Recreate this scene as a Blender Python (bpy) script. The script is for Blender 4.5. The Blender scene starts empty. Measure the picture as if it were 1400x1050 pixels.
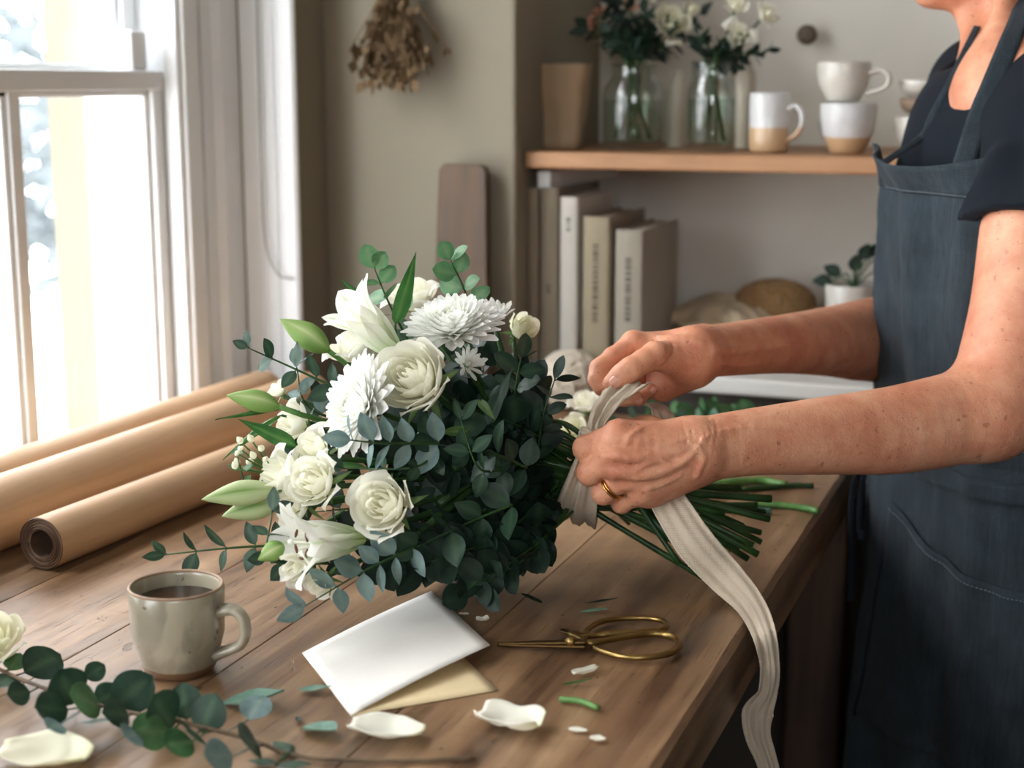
import bpy, bmesh, math, random
import numpy as np
from mathutils import Vector, Matrix, noise as mnoise
PI = math.pi
V = Vector
random.seed(7)
sc = bpy.context.scene
COL = sc.collection

# ------------------------------------------------------------------ camera
FPX = 2100.0
PITCH = math.radians(11.1); YAW = math.radians(20.4)
CAM = V((0, 0, 1.32))
CR = V((math.cos(YAW), math.sin(YAW), 0))
CF = V((-math.cos(PITCH)*math.sin(YAW), math.cos(PITCH)*math.cos(YAW), -math.sin(PITCH)))
CU = CR.cross(CF)
cd = bpy.data.cameras.new('camera')
cam = bpy.data.objects.new('camera', cd); COL.objects.link(cam)
cd.sensor_width = 36.0; cd.lens = FPX/1400*36.0
cd.clip_start = 0.02; cd.clip_end = 100
cam.location = CAM
cam.rotation_euler = (PI/2-PITCH, 0, YAW)
cd.dof.use_dof = True; cd.dof.focus_distance = 1.24; cd.dof.aperture_fstop = 5.0
sc.camera = cam

# ------------------------------------------------------------------ light
w = bpy.data.worlds.new('sky'); sc.world = w; w.use_nodes = True
bg = w.node_tree.nodes['Background']
bg.inputs[0].default_value = (0.94, 0.965, 1.0, 1); bg.inputs[1].default_value = 11.0
def area(name, loc, rot, sx, sy, power, color, portal=False):
    l = bpy.data.lights.new(name, 'AREA'); l.shape = 'RECTANGLE'; l.size = sx; l.size_y = sy
    l.energy = power; l.color = color
    o = bpy.data.objects.new(name, l); COL.objects.link(o); o.location = loc; o.rotation_euler = rot
    if portal: l.cycles.is_portal = True
    return o
sc.view_settings.view_transform = 'Standard'; sc.view_settings.look = 'None'
sc.view_settings.exposure = 0.12; sc.view_settings.gamma = 1.0
sc.view_settings.use_curve_mapping = False
sc.cycles.max_bounces = 8; sc.cycles.transparent_max_bounces = 16
sc.cycles.sample_clamp_indirect = 6.0
sc.cycles.caustics_reflective = False; sc.cycles.caustics_refractive = False

# ------------------------------------------------------------------ measured places (metres)
TZ = 0.90            # table top
TX1 = -0.226         # right edge of the table
TX0 = -1.06; TY0 = 0.35; TY1 = 1.868
WX = -1.075          # plane of the window sashes
BY = 1.86            # back wall
AY = 2.22            # back of the alcove
AX0 = -0.687         # left side of the alcove
CZ = 0.955           # counter in the alcove
SZ = 1.2325          # shelf top
FY = -1.6; RX = 1.9; CEIL = 2.5

def at(px, py, d):
    return CAM + (CF + CR*((px-700)/FPX) + CU*((525-py)/FPX))*d
def onz(px, py, z=TZ):
    r = CF + CR*((px-700)/FPX) + CU*((525-py)/FPX); return CAM + r*((z-CAM.z)/r.z)
def ony(px, py, y):
    r = CF + CR*((px-700)/FPX) + CU*((525-py)/FPX); return CAM + r*(y/r.y)
def onx(px, py, x):
    r = CF + CR*((px-700)/FPX) + CU*((525-py)/FPX); return CAM + r*(x/r.x)

# ------------------------------------------------------------------ materials
class NT:
    def __init__(s, name):
        s.m = bpy.data.materials.new(name); s.m.use_nodes = True
        s.t = s.m.node_tree; s.b = s.t.nodes['Principled BSDF']; s.out = s.t.nodes['Material Output']
    def n(s, typ, **kw):
        nd = s.t.nodes.new(typ)
        for k, v in kw.items():
            if k.startswith('_'): setattr(nd, k[1:], v)
            else: nd.inputs[k].default_value = v
        return nd
    def l(s, a, b): s.t.links.new(a, b)
    def coord(s, scale=(1,1,1), rot=(0,0,0), loc=(0,0,0)):
        tc = s.n('ShaderNodeTexCoord'); mp = s.n('ShaderNodeMapping')
        mp.inputs['Scale'].default_value = scale; mp.inputs['Rotation'].default_value = rot; mp.inputs['Location'].default_value = loc
        s.l(tc.outputs['Object'], mp.inputs['Vector']); return mp.outputs[0]
    def noise(s, vec, scale, detail=4, rough=.55, dist=0):
        nd = s.n('ShaderNodeTexNoise', Scale=scale, Detail=detail, Roughness=rough, Distortion=dist)
        s.l(vec, nd.inputs['Vector']); return nd.outputs['Fac']
    def ramp(s, fac, stops, interp='LINEAR'):
        r = s.n('ShaderNodeValToRGB'); e = r.color_ramp.elements; r.color_ramp.interpolation = interp
        while len(e) > 1: e.remove(e[-1])
        e[0].position = stops[0][0]; e[0].color = c4(stops[0][1])
        for p, c in stops[1:]:
            x = e.new(p); x.color = c4(c)
        s.l(fac, r.inputs[0]); return r.outputs[0]
    def mix(s, fac, a, b, mode='MIX'):
        x = s.n('ShaderNodeMix', _data_type='RGBA', _blend_type=mode)
        for sock, val in ((x.inputs[0], fac), (x.inputs[6], a), (x.inputs[7], b)):
            if hasattr(val, 'is_linked'): s.l(val, sock)
            else: sock.default_value = val if not isinstance(val, tuple) else c4(val)
        return x.outputs[2]
    def math(s, op, a, b=0.0):
        x = s.n('ShaderNodeMath', _operation=op)
        for i, val in ((0, a), (1, b)):
            if hasattr(val, 'is_linked'): s.l(val, x.inputs[i])
            else: x.inputs[i].default_value = val
        return x.outputs[0]
    def attr(s, name='tint'):
        a = s.n('ShaderNodeAttribute'); a.attribute_name = name; return a.outputs['Fac']
    def color(s, c):
        if hasattr(c, 'is_linked'): s.l(c, s.b.inputs['Base Color'])
        else: s.b.inputs['Base Color'].default_value = c4(c)
    def rough(s, r):
        if hasattr(r, 'is_linked'): s.l(r, s.b.inputs['Roughness'])
        else: s.b.inputs['Roughness'].default_value = r
    def bump(s, h, strength=.3, dist=.001):
        x = s.n('ShaderNodeBump', Strength=strength, Distance=dist); s.l(h, x.inputs['Height']); s.l(x.outputs[0], s.b.inputs['Normal'])
        s.bumpn = x; return x.outputs[0]
def c4(c):
    if isinstance(c, (int, float)): return (c, c, c, 1)
    return tuple(c) if len(c) == 4 else (c[0], c[1], c[2], 1)
def srgb(r, g, b):
    f = lambda u: ((u/255)/12.92) if u/255 <= .04045 else (((u/255)+.055)/1.055)**2.4
    return (f(r), f(g), f(b))
def plain(name, col, rough=.6, nscale=0, namt=.15, bump=0, bscale=60, metal=0, spec=.5, coat=0):
    m = NT(name); m.rough(rough); m.b.inputs['Metallic'].default_value = metal; m.b.inputs['Specular IOR Level'].default_value = spec
    m.b.inputs['Coat Weight'].default_value = coat
    vec = m.coord()
    if nscale:
        a = tuple(max(0, x*(1-namt)) for x in col); b = tuple(min(1, x*(1+namt)) for x in col)
        m.color(m.ramp(m.noise(vec, nscale), [(.3, a), (.7, b)]))
    else: m.color(col)
    if bump: m.bump(m.noise(vec, bscale, 5), bump, .002)
    return m.m
def fabric(name, col, rough=.9, weave=900, bump=.35, fold=0, namt=.12, trans=0, sheen=.12):
    m = NT(name); m.rough(rough); m.b.inputs['Specular IOR Level'].default_value = .25
    m.b.inputs['Sheen Weight'].default_value = sheen
    v = m.coord()
    wx = m.n('ShaderNodeTexWave', Scale=weave/6.28, Distortion=1.5, Detail=2); wx.bands_direction = 'X'; m.l(v, wx.inputs['Vector'])
    wz = m.n('ShaderNodeTexWave', Scale=weave/6.28, Distortion=1.5, Detail=2); wz.bands_direction = 'Z'; m.l(v, wz.inputs['Vector'])
    h = m.math('ADD', wx.outputs['Fac'], wz.outputs['Fac'])
    n1 = m.noise(v, 40, 6); n2 = m.noise(m.coord((300, 300, 25)), 1.0, 4)
    f = m.math('ADD', m.math('MULTIPLY', n1, .5), m.math('MULTIPLY', n2, .5))
    a = tuple(x*(1-namt) for x in col); b = tuple(min(1, x*(1+namt)) for x in col)
    m.color(m.ramp(f, [(.35, a), (.65, b)]))
    hh = m.math('ADD', m.math('MULTIPLY', h, .25), n2)
    m.bump(hh, bump, .0008)
    if trans:
        t = m.n('ShaderNodeBsdfTranslucent'); t.inputs[0].default_value = c4(col)
        mx = m.n('ShaderNodeMixShader'); mx.inputs[0].default_value = trans
        m.l(m.b.outputs[0], mx.inputs[1]); m.l(t.outputs[0], mx.inputs[2]); m.l(mx.outputs[0], m.out.inputs[0])
    return m.m
def leafmat(name, c_a, c_b, vein, rough=.5, trans=.25, back=None):
    """tint: 0 blade .. 1 midrib"""
    m = NT(name); m.rough(rough); m.b.inputs['Specular IOR Level'].default_value = .4
    v = m.coord(); n = m.noise(v, 55, 4)
    base = m.ramp(n, [(.3, c_a), (.7, c_b)])
    col = m.mix(m.attr(), base, vein)
    m.color(col)
    m.bump(m.noise(v, 260, 3), .12, .001)
    t = m.n('ShaderNodeBsdfTranslucent'); m.l(col, t.inputs[0])
    mx = m.n('ShaderNodeMixShader'); mx.inputs[0].default_value = trans
    m.l(m.b.outputs[0], mx.inputs[1]); m.l(t.outputs[0], mx.inputs[2]); m.l(mx.outputs[0], m.out.inputs[0])
    return m.m
def petalmat(name, c_top, c_tint, trans=.35, rough=.6):
    m = NT(name); m.rough(rough); m.b.inputs['Specular IOR Level'].default_value = .2
    v = m.coord(); n = m.noise(v, 90, 4)
    base = m.mix(m.math('MULTIPLY', n, .25), c_top, tuple(x*.92 for x in c_top))
    col = m.mix(m.attr(), base, c_tint)
    m.color(col)
    m.bump(m.noise(v, 420, 2), .08, .0006)
    t = m.n('ShaderNodeBsdfTranslucent'); m.l(col, t.inputs[0])
    mx = m.n('ShaderNodeMixShader'); mx.inputs[0].default_value = trans
    m.l(m.b.outputs[0], mx.inputs[1]); m.l(t.outputs[0], mx.inputs[2]); m.l(mx.outputs[0], m.out.inputs[0])
    return m.m

def wood(name, dark, mid, light, axis=1, scale=1.0, rough=.45, marks=True, bump=.35, gloss=.5):
    m = NT(name); sx = [46*scale, 46*scale, 46*scale]; sx[axis] = 2.6*scale
    ti = m.attr()
    off = m.n('ShaderNodeVectorMath', _operation='ADD'); v0 = m.coord(); m.l(v0, off.inputs[0])
    cmb = m.n('ShaderNodeCombineXYZ'); m.l(m.math('MULTIPLY', ti, 7.0), cmb.inputs[0]); m.l(m.math('MULTIPLY', ti, 11.0), cmb.inputs[1]); m.l(cmb.outputs[0], off.inputs[1])
    mp = m.n('ShaderNodeMapping'); mp.inputs['Scale'].default_value = sx; m.l(off.outputs[0], mp.inputs['Vector'])
    g = m.noise(mp.outputs[0], 1.0, 8, .62, .6)
    mp2 = m.n('ShaderNodeMapping'); s2 = [14*scale]*3; s2[axis] = 1.2*scale; mp2.inputs['Scale'].default_value = s2; m.l(off.outputs[0], mp2.inputs['Vector'])
    g2 = m.noise(mp2.outputs[0], 1.0, 3, .5, 1.2)
    blot = m.noise(off.outputs[0], 7*scale, 4, .6)
    f = m.math('ADD', m.math('MULTIPLY', g, .45), m.math('ADD', m.math('MULTIPLY', g2, .35), m.math('MULTIPLY', blot, .2)))
    col = m.ramp(f, [(.38, dark), (.5, mid), (.62, light)])
    pl = m.mix(1.0, col, m.ramp(ti, [(0, (.86,.86,.88)), (1, (1.12,1.08,1.02))]), 'MULTIPLY')
    h = m.math('MULTIPLY', g, 1.0)
    if marks:
        mk = m.noise(m.coord((40, 22, 40)), 1.0, 5, .7, .4)
        mkf = m.ramp(mk, [(.0, 0.0), (.655, 0.0), (.70, 1.0)])
        sp = m.noise(m.coord((120, 60, 120)), 1.0, 3, .6, .2)
        spf = m.ramp(sp, [(.0, 0.0), (.68, 0.0), (.72, 1.0)])
        fine = m.noise(m.coord((520, 16, 520)), 1.0, 3, .6, .3)
        ff = m.ramp(fine, [(.0, 0.0), (.60, 0.0), (.70, 1.0)])
        cs = m.noise(m.coord((34, 420, 34), (0, 0, .35)), 1.0, 2, .5, .2)
        cf = m.ramp(cs, [(.0, 0.0), (.71, 0.0), (.74, 1.0)])
        mm = m.math('MAXIMUM', m.math('MULTIPLY', mkf, .6), m.math('MULTIPLY', spf, .75))
        mm = m.math('MAXIMUM', mm, m.math('MULTIPLY', ff, .5)); mm = m.math('MAXIMUM', mm, m.math('MULTIPLY', cf, .4))
        pl = m.mix(mm, pl, tuple(x*.3 for x in dark))
        worn = m.ramp(m.noise(v0, 3.5, 5, .65, .5), [(.5, 0.0), (.68, 1.0)])
        pl = m.mix(m.math('MULTIPLY', worn, .35), pl, tuple(min(1, x*1.2) for x in light))
        h = m.math('SUBTRACT', h, m.math('MULTIPLY', mm, .8))
    m.color(pl)
    m.rough(m.math('ADD', m.math('MULTIPLY', g, .35), rough-.17))
    m.b.inputs['Specular IOR Level'].default_value = gloss
    m.bump(h, bump, .0015)
    return m.m

# ------------------------------------------------------------------ object helpers
def setp(o, label=None, cat=None, group=None, kind=None):
    if label: o['label'] = label
    if cat: o['category'] = cat
    if group: o['group'] = group
    if kind: o['kind'] = kind
    return o
def thing(name, loc, label, cat, group=None):
    o = bpy.data.objects.new(name, None); o.empty_display_size = .02; COL.objects.link(o); o.location = loc
    return setp(o, label, cat, group)
def root_of(o):
    while o.parent: o = o.parent
    return o
class MB:
    """collects world-space geometry"""
    def __init__(s): s.v = []; s.f = []; s.t = []; s.mi = []; s.cur = 0
    def add(s, vs, fs, tint=None):
        b = len(s.v); s.v.extend([tuple(p) for p in vs]); s.f.extend([tuple(b+i for i in f) for f in fs])
        s.t.extend(tint if tint is not None else [0.0]*len(vs)); s.mi.extend([s.cur]*len(fs)); return s
    def box(s, a, b, tint=0.0):
        x0,y0,z0 = a; x1,y1,z1 = b
        vs = [(x0,y0,z0),(x1,y0,z0),(x1,y1,z0),(x0,y1,z0),(x0,y0,z1),(x1,y0,z1),(x1,y1,z1),(x0,y1,z1)]
        fs = [(3,2,1,0),(4,5,6,7),(0,1,5,4),(1,2,6,5),(2,3,7,6),(3,0,4,7)]
        return s.add(vs, fs, [tint]*8)
    def obox(s, M, size, tint=0.0):
        hx,hy,hz = [k/2 for k in size]
        vs = [M @ V((x,y,z)) for z in (-hz,hz) for (x,y) in ((-hx,-hy),(hx,-hy),(hx,hy),(-hx,hy))]
        fs = [(3,2,1,0),(4,5,6,7),(0,1,5,4),(1,2,6,5),(2,3,7,6),(3,0,4,7)]
        return s.add(vs, fs, [tint]*8)
    def tube(s, pts, rad, seg=10, caps=True, tint=0.0, flat=1.0, up=None):
        pts = [V(p) for p in pts]; n = len(pts)
        if not hasattr(rad, '__len__'): rad = [rad]*n
        vs = []; fs = []; T0 = (pts[1]-pts[0]).normalized()
        u = V(up) if up else (V((0,0,1)) if abs(T0.z) < .9 else V((1,0,0)))
        N = (u - T0*u.dot(T0)).normalized()
        for i in range(n):
            T = (pts[min(i+1,n-1)]-pts[max(i-1,0)])
            T = T.normalized() if T.length > 1e-9 else T0
            N = (N - T*N.dot(T)); N = N.normalized() if N.length > 1e-6 else T.orthogonal().normalized()
            B = T.cross(N)
            for k in range(seg):
                a = 2*PI*k/seg; vs.append(pts[i] + N*math.cos(a)*rad[i]*flat + B*math.sin(a)*rad[i])
        for i in range(n-1):
            for k in range(seg):
                k2 = (k+1) % seg; fs.append((i*seg+k, i*seg+k2, (i+1)*seg+k2, (i+1)*seg+k))
        if caps: fs.append(tuple(reversed(range(seg)))); fs.append(tuple((n-1)*seg+k for k in range(seg)))
        return s.add(vs, fs, [tint]*len(vs))
    def lathe(s, prof, c, seg=40, M=None, closed=False, tint=0.0, wob=0):
        vs = []; fs = []; n = len(prof); M = M or Matrix.Translation(V(c))
        for (r, z) in prof:
            for k in range(seg):
                a = 2*PI*k/seg; rr = r*(1+wob*math.sin(3*a+z*40)+wob*.6*math.sin(5*a+z*90))
                vs.append(M @ V((rr*math.cos(a), rr*math.sin(a), z)))
        for i in range(n-1 if not closed else n):
            j = (i+1) % n
            for k in range(seg):
                k2 = (k+1) % seg; fs.append((i*seg+k, i*seg+k2, j*seg+k2, j*seg+k))
        if not closed:
            if prof[0][0] > 1e-6: fs.append(tuple(reversed(range(seg))))
            if prof[-1][0] > 1e-6: fs.append(tuple((n-1)*seg+k for k in range(seg)))
        return s.add(vs, fs, [tint]*len(vs))
    def grid(s, nu, nv, fn, tint=None, wrapu=False):
        vs = []; ts = []; fs = []
        for j in range(nv):
            for i in range(nu):
                u = i/(nu if wrapu else nu-1); v = j/(nv-1)
                vs.append(fn(u, v)); ts.append(tint(u, v) if tint else 0.0)
        for j in range(nv-1):
            for i in range(nu if wrapu else nu-1):
                i2 = (i+1) % nu; fs.append((j*nu+i, j*nu+i2, (j+1)*nu+i2, (j+1)*nu+i))
        return s.add(vs, fs, ts)
    def prism(s, poly, axis, a, b, tint=0.0):
        """polygon (2-D) extruded along axis between a and b"""
        def p3(q, t):
            if axis == 2: return (q[0], q[1], t)
            if axis == 1: return (q[0], t, q[1])
            return (t, q[0], q[1])
        n = len(poly); vs = [p3(q, a) for q in poly]+[p3(q, b) for q in poly]
        fs = [(i, (i+1) % n, n+(i+1) % n, n+i) for i in range(n)]+[tuple(reversed(range(n))), tuple(range(n, 2*n))]
        return s.add(vs, fs, [tint]*len(vs))
    def xform(s, M): s.v = [tuple(M @ V(p)) for p in s.v]; return s
    def merge(s, o, M=None):
        vs = [M @ V(p) for p in o.v] if M else o.v
        b = len(s.v); s.v.extend([tuple(p) for p in vs]); s.f.extend([tuple(b+i for i in f) for f in o.f]); s.t.extend(o.t); s.mi.extend([m+s.cur for m in o.mi]); return s
    def build(s, name, mat, parent=None, smooth=True, origin=None, bevel=0, sub=0, solid=0, weld=False, auto=None, fixn=False):
        if parent: org = V(root_of(parent).location)
        else: org = V(origin) if origin is not None else V((0,0,0))
        me = bpy.data.meshes.new(name)
        me.from_pydata([(p[0]-org[0], p[1]-org[1], p[2]-org[2]) for p in s.v], [], s.f)
        mats = mat if isinstance(mat, (list, tuple)) else [mat]
        for m in mats: me.materials.append(m)
        if len(mats) > 1: me.polygons.foreach_set('material_index', [min(i, len(mats)-1) for i in s.mi])
        at_ = me.attributes.new('tint', 'FLOAT', 'POINT'); at_.data.foreach_set('value', s.t)
        if fixn or weld:
            bm = bmesh.new(); bm.from_mesh(me)
            if weld: bmesh.ops.remove_doubles(bm, verts=bm.verts, dist=1e-5)
            bmesh.ops.recalc_face_normals(bm, faces=bm.faces); bm.to_mesh(me); bm.free()
        if smooth: me.polygons.foreach_set('use_smooth', [True]*len(me.polygons))
        me.update()
        o = bpy.data.objects.new(name, me); COL.objects.link(o)
        if parent: o.parent = parent
        else: o.location = org
        if bevel:
            b = o.modifiers.new('bevel', 'BEVEL'); b.width = bevel; b.segments = 2; b.limit_method = 'ANGLE'
        if solid:
            b = o.modifiers.new('solid', 'SOLIDIFY'); b.thickness = solid; b.offset = 0
        if sub:
            b = o.modifiers.new('sub', 'SUBSURF'); b.levels = sub; b.render_levels = sub
        if auto is not None and smooth:
            try:
                me.set_sharp_from_angle(angle=math.radians(auto))
            except Exception: pass
        return o
def bez(p, n=12):
    """smooth Catmull-Rom through the points"""
    p = [V(q) for q in p]; P = [p[0]*2-p[1]]+p+[p[-1]*2-p[-2]]; out = []
    for i in range(1, len(P)-2):
        for k in range(n):
            t = k/n; a, b, c, d = P[i-1], P[i], P[i+1], P[i+2]
            out.append(.5*((2*b)+(c-a)*t+(2*a-5*b+4*c-d)*t*t+(3*b-a-3*c+d)*t**3))
    out.append(p[-1]); return out
def frame(pos, axis, roll=0.0, ref=None):
    """matrix whose +Z is axis"""
    z = V(axis).normalized(); r = V(ref) if ref else V((0,0,1))
    if abs(z.dot(r.normalized())) > .97: r = V((1,0,0))
    x = (r - z*r.dot(z)).normalized(); y = z.cross(x)
    M = Matrix((x, y, z)).transposed().to_4x4(); M = Matrix.Translation(V(pos)) @ M @ Matrix.Rotation(roll, 4, 'Z')
    return M
def struct(o): o['kind'] = 'structure'; return o
# ================================================================== THE ROOM
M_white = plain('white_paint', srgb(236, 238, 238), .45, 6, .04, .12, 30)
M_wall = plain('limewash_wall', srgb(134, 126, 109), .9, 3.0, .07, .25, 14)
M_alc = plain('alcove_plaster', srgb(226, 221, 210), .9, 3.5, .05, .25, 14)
M_ceil = plain('ceiling_paint', srgb(170, 164, 152), .9)
M_wall2 = plain('low_bounce_wall', srgb(104, 96, 84), .9, 3, .05)  # unseen walls, darkened to cut bounced light and raise contrast
M_floor = wood('floor_boards', srgb(34, 26, 20), srgb(52, 40, 30), srgb(70, 54, 40), 1, .6, .5, True)
def glassmat(name, rough=0.0, col=(1,1,1), ior=1.45, thin=True):
    m = NT(name); m.b.inputs['Transmission Weight'].default_value = 1.0; m.b.inputs['IOR'].default_value = ior
    m.rough(rough); m.color(col); return m.m
def panemat(name):
    m = NT(name); tr = m.n('ShaderNodeBsdfTransparent'); gl = m.n('ShaderNodeBsdfGlossy'); gl.inputs['Roughness'].default_value = .02
    fr = m.n('ShaderNodeLayerWeight', Blend=.5); mx = m.n('ShaderNodeMixShader')
    m.l(m.math('ADD', m.math('MULTIPLY', m.math('POWER', fr.outputs['Facing'], 5.0), .6), .03), mx.inputs[0]); m.l(tr.outputs[0], mx.inputs[1]); m.l(gl.outputs[0], mx.inputs[2]); m.l(mx.outputs[0], m.out.inputs[0]); return m.m
M_pane = panemat('window_glass')

m = MB().box((-2.2, FY-.1, -.05), (RX+.1, AY+.3, 0)); struct(m.build('floor', M_floor, smooth=False))
m = MB().box((WX-.2, FY-.1, CEIL), (RX+.1, AY+.3, CEIL+.05)); struct(m.build('ceiling', M_ceil, smooth=False))
# back wall: face at BY, alcove opening from AX0 to 0.75
AX1 = 0.75
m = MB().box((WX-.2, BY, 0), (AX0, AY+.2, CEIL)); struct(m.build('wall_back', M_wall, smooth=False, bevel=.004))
m = MB().box((AX1, BY, 0), (RX+.1, AY+.2, CEIL)); struct(m.build('wall_back_right', M_wall2, smooth=False))
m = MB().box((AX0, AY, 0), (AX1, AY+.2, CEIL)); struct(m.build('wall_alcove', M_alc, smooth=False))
m = MB().box((RX, FY, 0), (RX+.1, BY, CEIL)); struct(m.build('wall_right', M_wall2, smooth=False))
F3 = (.1, 1.0, 1.35, 2.2)  # opening behind the camera, added to light the alcove
m = MB().box((WX-.2, FY-.1, 0), (F3[0], FY, CEIL)); m.box((F3[1], FY-.1, 0), (RX+.1, FY, CEIL)); m.box((F3[0], FY-.1, 0), (F3[1], FY, F3[2])); m.box((F3[0], FY-.1, F3[3]), (F3[1], FY, CEIL)); struct(m.build('wall_front', M_wall2, smooth=False))
# left wall: window opening in view, second opening added for fill light
W1 = (0.62, 1.665); W2 = (-1.5, 0.34); WZ0 = .868; WZ1 = 2.2
m = MB()
xa, xb = WX-.2, WX+.03
m.box((xa, FY, 0), (xb, BY, WZ0-.03)); m.box((xa, FY, WZ1), (xb, BY, CEIL))
m.box((xa, FY, WZ0-.03), (xb, W2[0], WZ1)); m.box((xa, W2[1], WZ0-.03), (xb, W1[0], WZ1)); m.box((xa, W1[1]+.03, WZ0-.03), (WX+.005, BY, WZ1))
struct(m.build('wall_left', M_wall, smooth=False))

def sash_window(name, y0, y1, mull, meet=1.334):
    """sliding sash window in the plane x = WX; mull: list of mullion centres"""
    fr = MB(); t = .022
    xo = WX
    # outer frame: parting bead, stop bead, jamb
    for (yy, s) in ((y0, 1), (y1, -1)):
        a, b = sorted((yy-s*.03, yy+s*.004)); fr.box((xo-.12, a, WZ0-.03), (xo+.03, b, WZ1))
        a, b = sorted((yy-s*.012, yy+s*.012)); fr.box((xo+.003, a, WZ0), (xo+.024, b, WZ1))
    fr.box((xo-.12, y0-.03, WZ1-.02), (xo+.03, y1+.03, WZ1+.03))
    fr.box((xo-.16, y0-.03, WZ0-.04), (xo+.03, y1+.03, WZ0))
    w_ = struct(fr.build(name, M_white, smooth=False, bevel=.0025))
    st = .026
    # lower sash (inner)
    def sash(nm, x0, x1, za, zb, top, bot):
        s = MB()
        s.box((x0, y0+.004, za), (x1, y0+.004+st, zb)); s.box((x0, y1-.004-st, za), (x1, y1-.004, zb))
        s.box((x0+.0005, y0+.006, za), (x1+.0008, y1-.006, za+bot)); s.box((x0-.001, y0+.006, zb-top), (x1+.002, y1-.006, zb))
        for yc in mull:
            s.box((x0+.003, yc-.009, za+bot-.002), (x1-.003, yc+.009, zb-top+.002))
            s.box((x0+.006, yc-.013, za+bot-.002), (x0+.010, yc+.013, zb-top+.002))
        ob = s.build('sash', M_white, w_, smooth=False, bevel=.003)
        g = MB().box(((x0+x1)/2-.0015, y0+.02, za+.01), ((x0+x1)/2+.0015, y1-.02, zb-.01))
        g.build('pane', M_pane, ob, smooth=False)
        # glazing moulding round each opening
        ys = [y0+.004+st]+[q for yc in mull for q in (yc-.009, yc+.009)]+[y1-.004-st]
        mo = MB()
        for k in range(0, len(ys), 2):
            a, b = ys[k], ys[k+1]
            for (p, q, r, s2) in ((a, a+.007, za+bot, zb-top), (b-.007, b, za+bot, zb-top), (a, b, za+bot, za+bot+.007), (a, b, zb-top-.007, zb-top)):
                mo.box((x0+.006, p, r), (x1-.008, q, s2))
        mo.build('glazing_bead', M_white, ob, smooth=False, bevel=.002)
        return ob
    sash('sash', xo-.03, xo, WZ0+.001, meet, .023, .022)
    sash('sash', xo-.068, xo-.038, meet-.022, WZ1-.021, .03, .023)
    return w_
w1 = sash_window('window_1', W1[0], W1[1], [1.376, 1.105, 0.835])
w2 = sash_window('fill_window_side', W2[0], W2[1], [-.58])  # out of view, added for fill from the camera's left
m = MB()
for a, b in (((F3[0], F3[2]), (F3[0]+.04, F3[3])), ((F3[1]-.04, F3[2]), (F3[1], F3[3])), ((F3[0], F3[2]), (F3[1], F3[2]+.04)), ((F3[0], F3[3]-.04), (F3[1], F3[3])), ((.535, F3[2]), (.565, F3[3]))): m.box((a[0], FY-.07, a[1]), (b[0], FY-.03, b[1]))
w3 = struct(m.build('fill_window_front', M_white, smooth=False, bevel=.003)); MB().box((F3[0]+.02, FY-.052, F3[2]+.02), (F3[1]-.02, FY-.048, F3[3]-.02)).build('pane', M_pane, w3, smooth=False)  # unseen window added as fill light for the alcove
area('daylight_portal', ((F3[0]+F3[1])/2, FY-.12, (F3[2]+F3[3])/2), (PI/2, 0, 0), F3[1]-F3[0], F3[3]-F3[2], 1, (1,1,1), True)
# sash fastener block on the meeting rail
a = onx(213, 75, WX-.01)
m = MB().box((WX-.03, 1.600, 1.3345), (WX-.004, 1.633, 1.382)); m.build('sash_stop', M_white, w1, smooth=False, bevel=.004)
# inner sill board
m = MB().box((WX, W1[0]-.05, .855), (WX+.05, 1.699, .876)); struct(m.build('trim_1', M_white, smooth=False, bevel=.004))
# boxed white casing beside the window, facing the room: moulded profile run up the wall
CX1 = -.957; CY = 1.778
prof = [(WX-.02, BY), (WX-.02, 1.70), (WX+.012, 1.70), (WX+.012, 1.712), (WX+.02, 1.716), (WX+.022, 1.735), (WX+.034, 1.74), (WX+.034, CY+.006), (WX+.040, CY),
        (WX+.062, CY), (WX+.066, CY+.004), (WX+.069, CY), (CX1-.032, CY-.001), (CX1-.028, CY+.004), (CX1-.024, CY-.002), (CX1-.004, CY-.002), (CX1, CY+.002), (CX1, BY)]
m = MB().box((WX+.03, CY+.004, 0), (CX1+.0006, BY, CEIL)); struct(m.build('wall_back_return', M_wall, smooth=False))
m = MB().prism(prof, 2, .0, CEIL); struct(m.build('trim_2', M_white, smooth=False, fixn=True, bevel=.0015))
# a thin pull cord that hangs on the casing
cp = [V((WX+.075, CY-.006, 2.4)), V((WX+.072, CY-.007, 1.7)), V((WX+.07, CY-.008, 1.25)), V((WX+.073, CY-.009, 1.12)), V((WX+.09, CY-.01, 1.075)), V((WX+.112, CY-.008, 1.068))]
o = MB().tube(bez(cp, 8), .0011, 6).build('blind_cord', plain('cord', srgb(150, 146, 138), .8), origin=(WX+.07, CY-.008, 2.4)); setp(o, 'thin grey pull cord hanging down the white window casing', 'cord')

# ---------------- outside the window
M_render = plain('white_render', srgb(236, 238, 238), .9, 2, .03)
M_dglass = plain('house_window_glass', srgb(120, 140, 150), .15)
M_slate = plain('slate', srgb(120, 128, 134), .8, 5, .15)
bo = thing('building', (-9.0, 5, -3), 'pale rendered house across the street seen through the window', 'building')
m = MB().box((-10.0, -6, -3.0), (-6.0, 4.6, 2.3)); m.build('wall', M_render, bo, smooth=False)
m = MB().prism([(-10.3, 2.3), (-5.8, 2.3), (-8.0, 4.1)], 1, -6.2, 4.8); m.build('roof', M_slate, bo, smooth=False)
for (y, z) in ((3.55, -.9), (3.55, .5), (1.9, .5), (1.9, -.9), (.3, .5), (.3, -.9), (-1.5, .5)):
    f = MB().box((-6.0, y-.36, z-.42), (-5.96, y+.36, z+.42)); fo = f.build('window', M_white, bo, smooth=False)
    MB().box((-5.965, y-.30, z-.36), (-5.95, y+.30, z+.36)).build('pane', M_dglass, fo, smooth=False)
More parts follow.
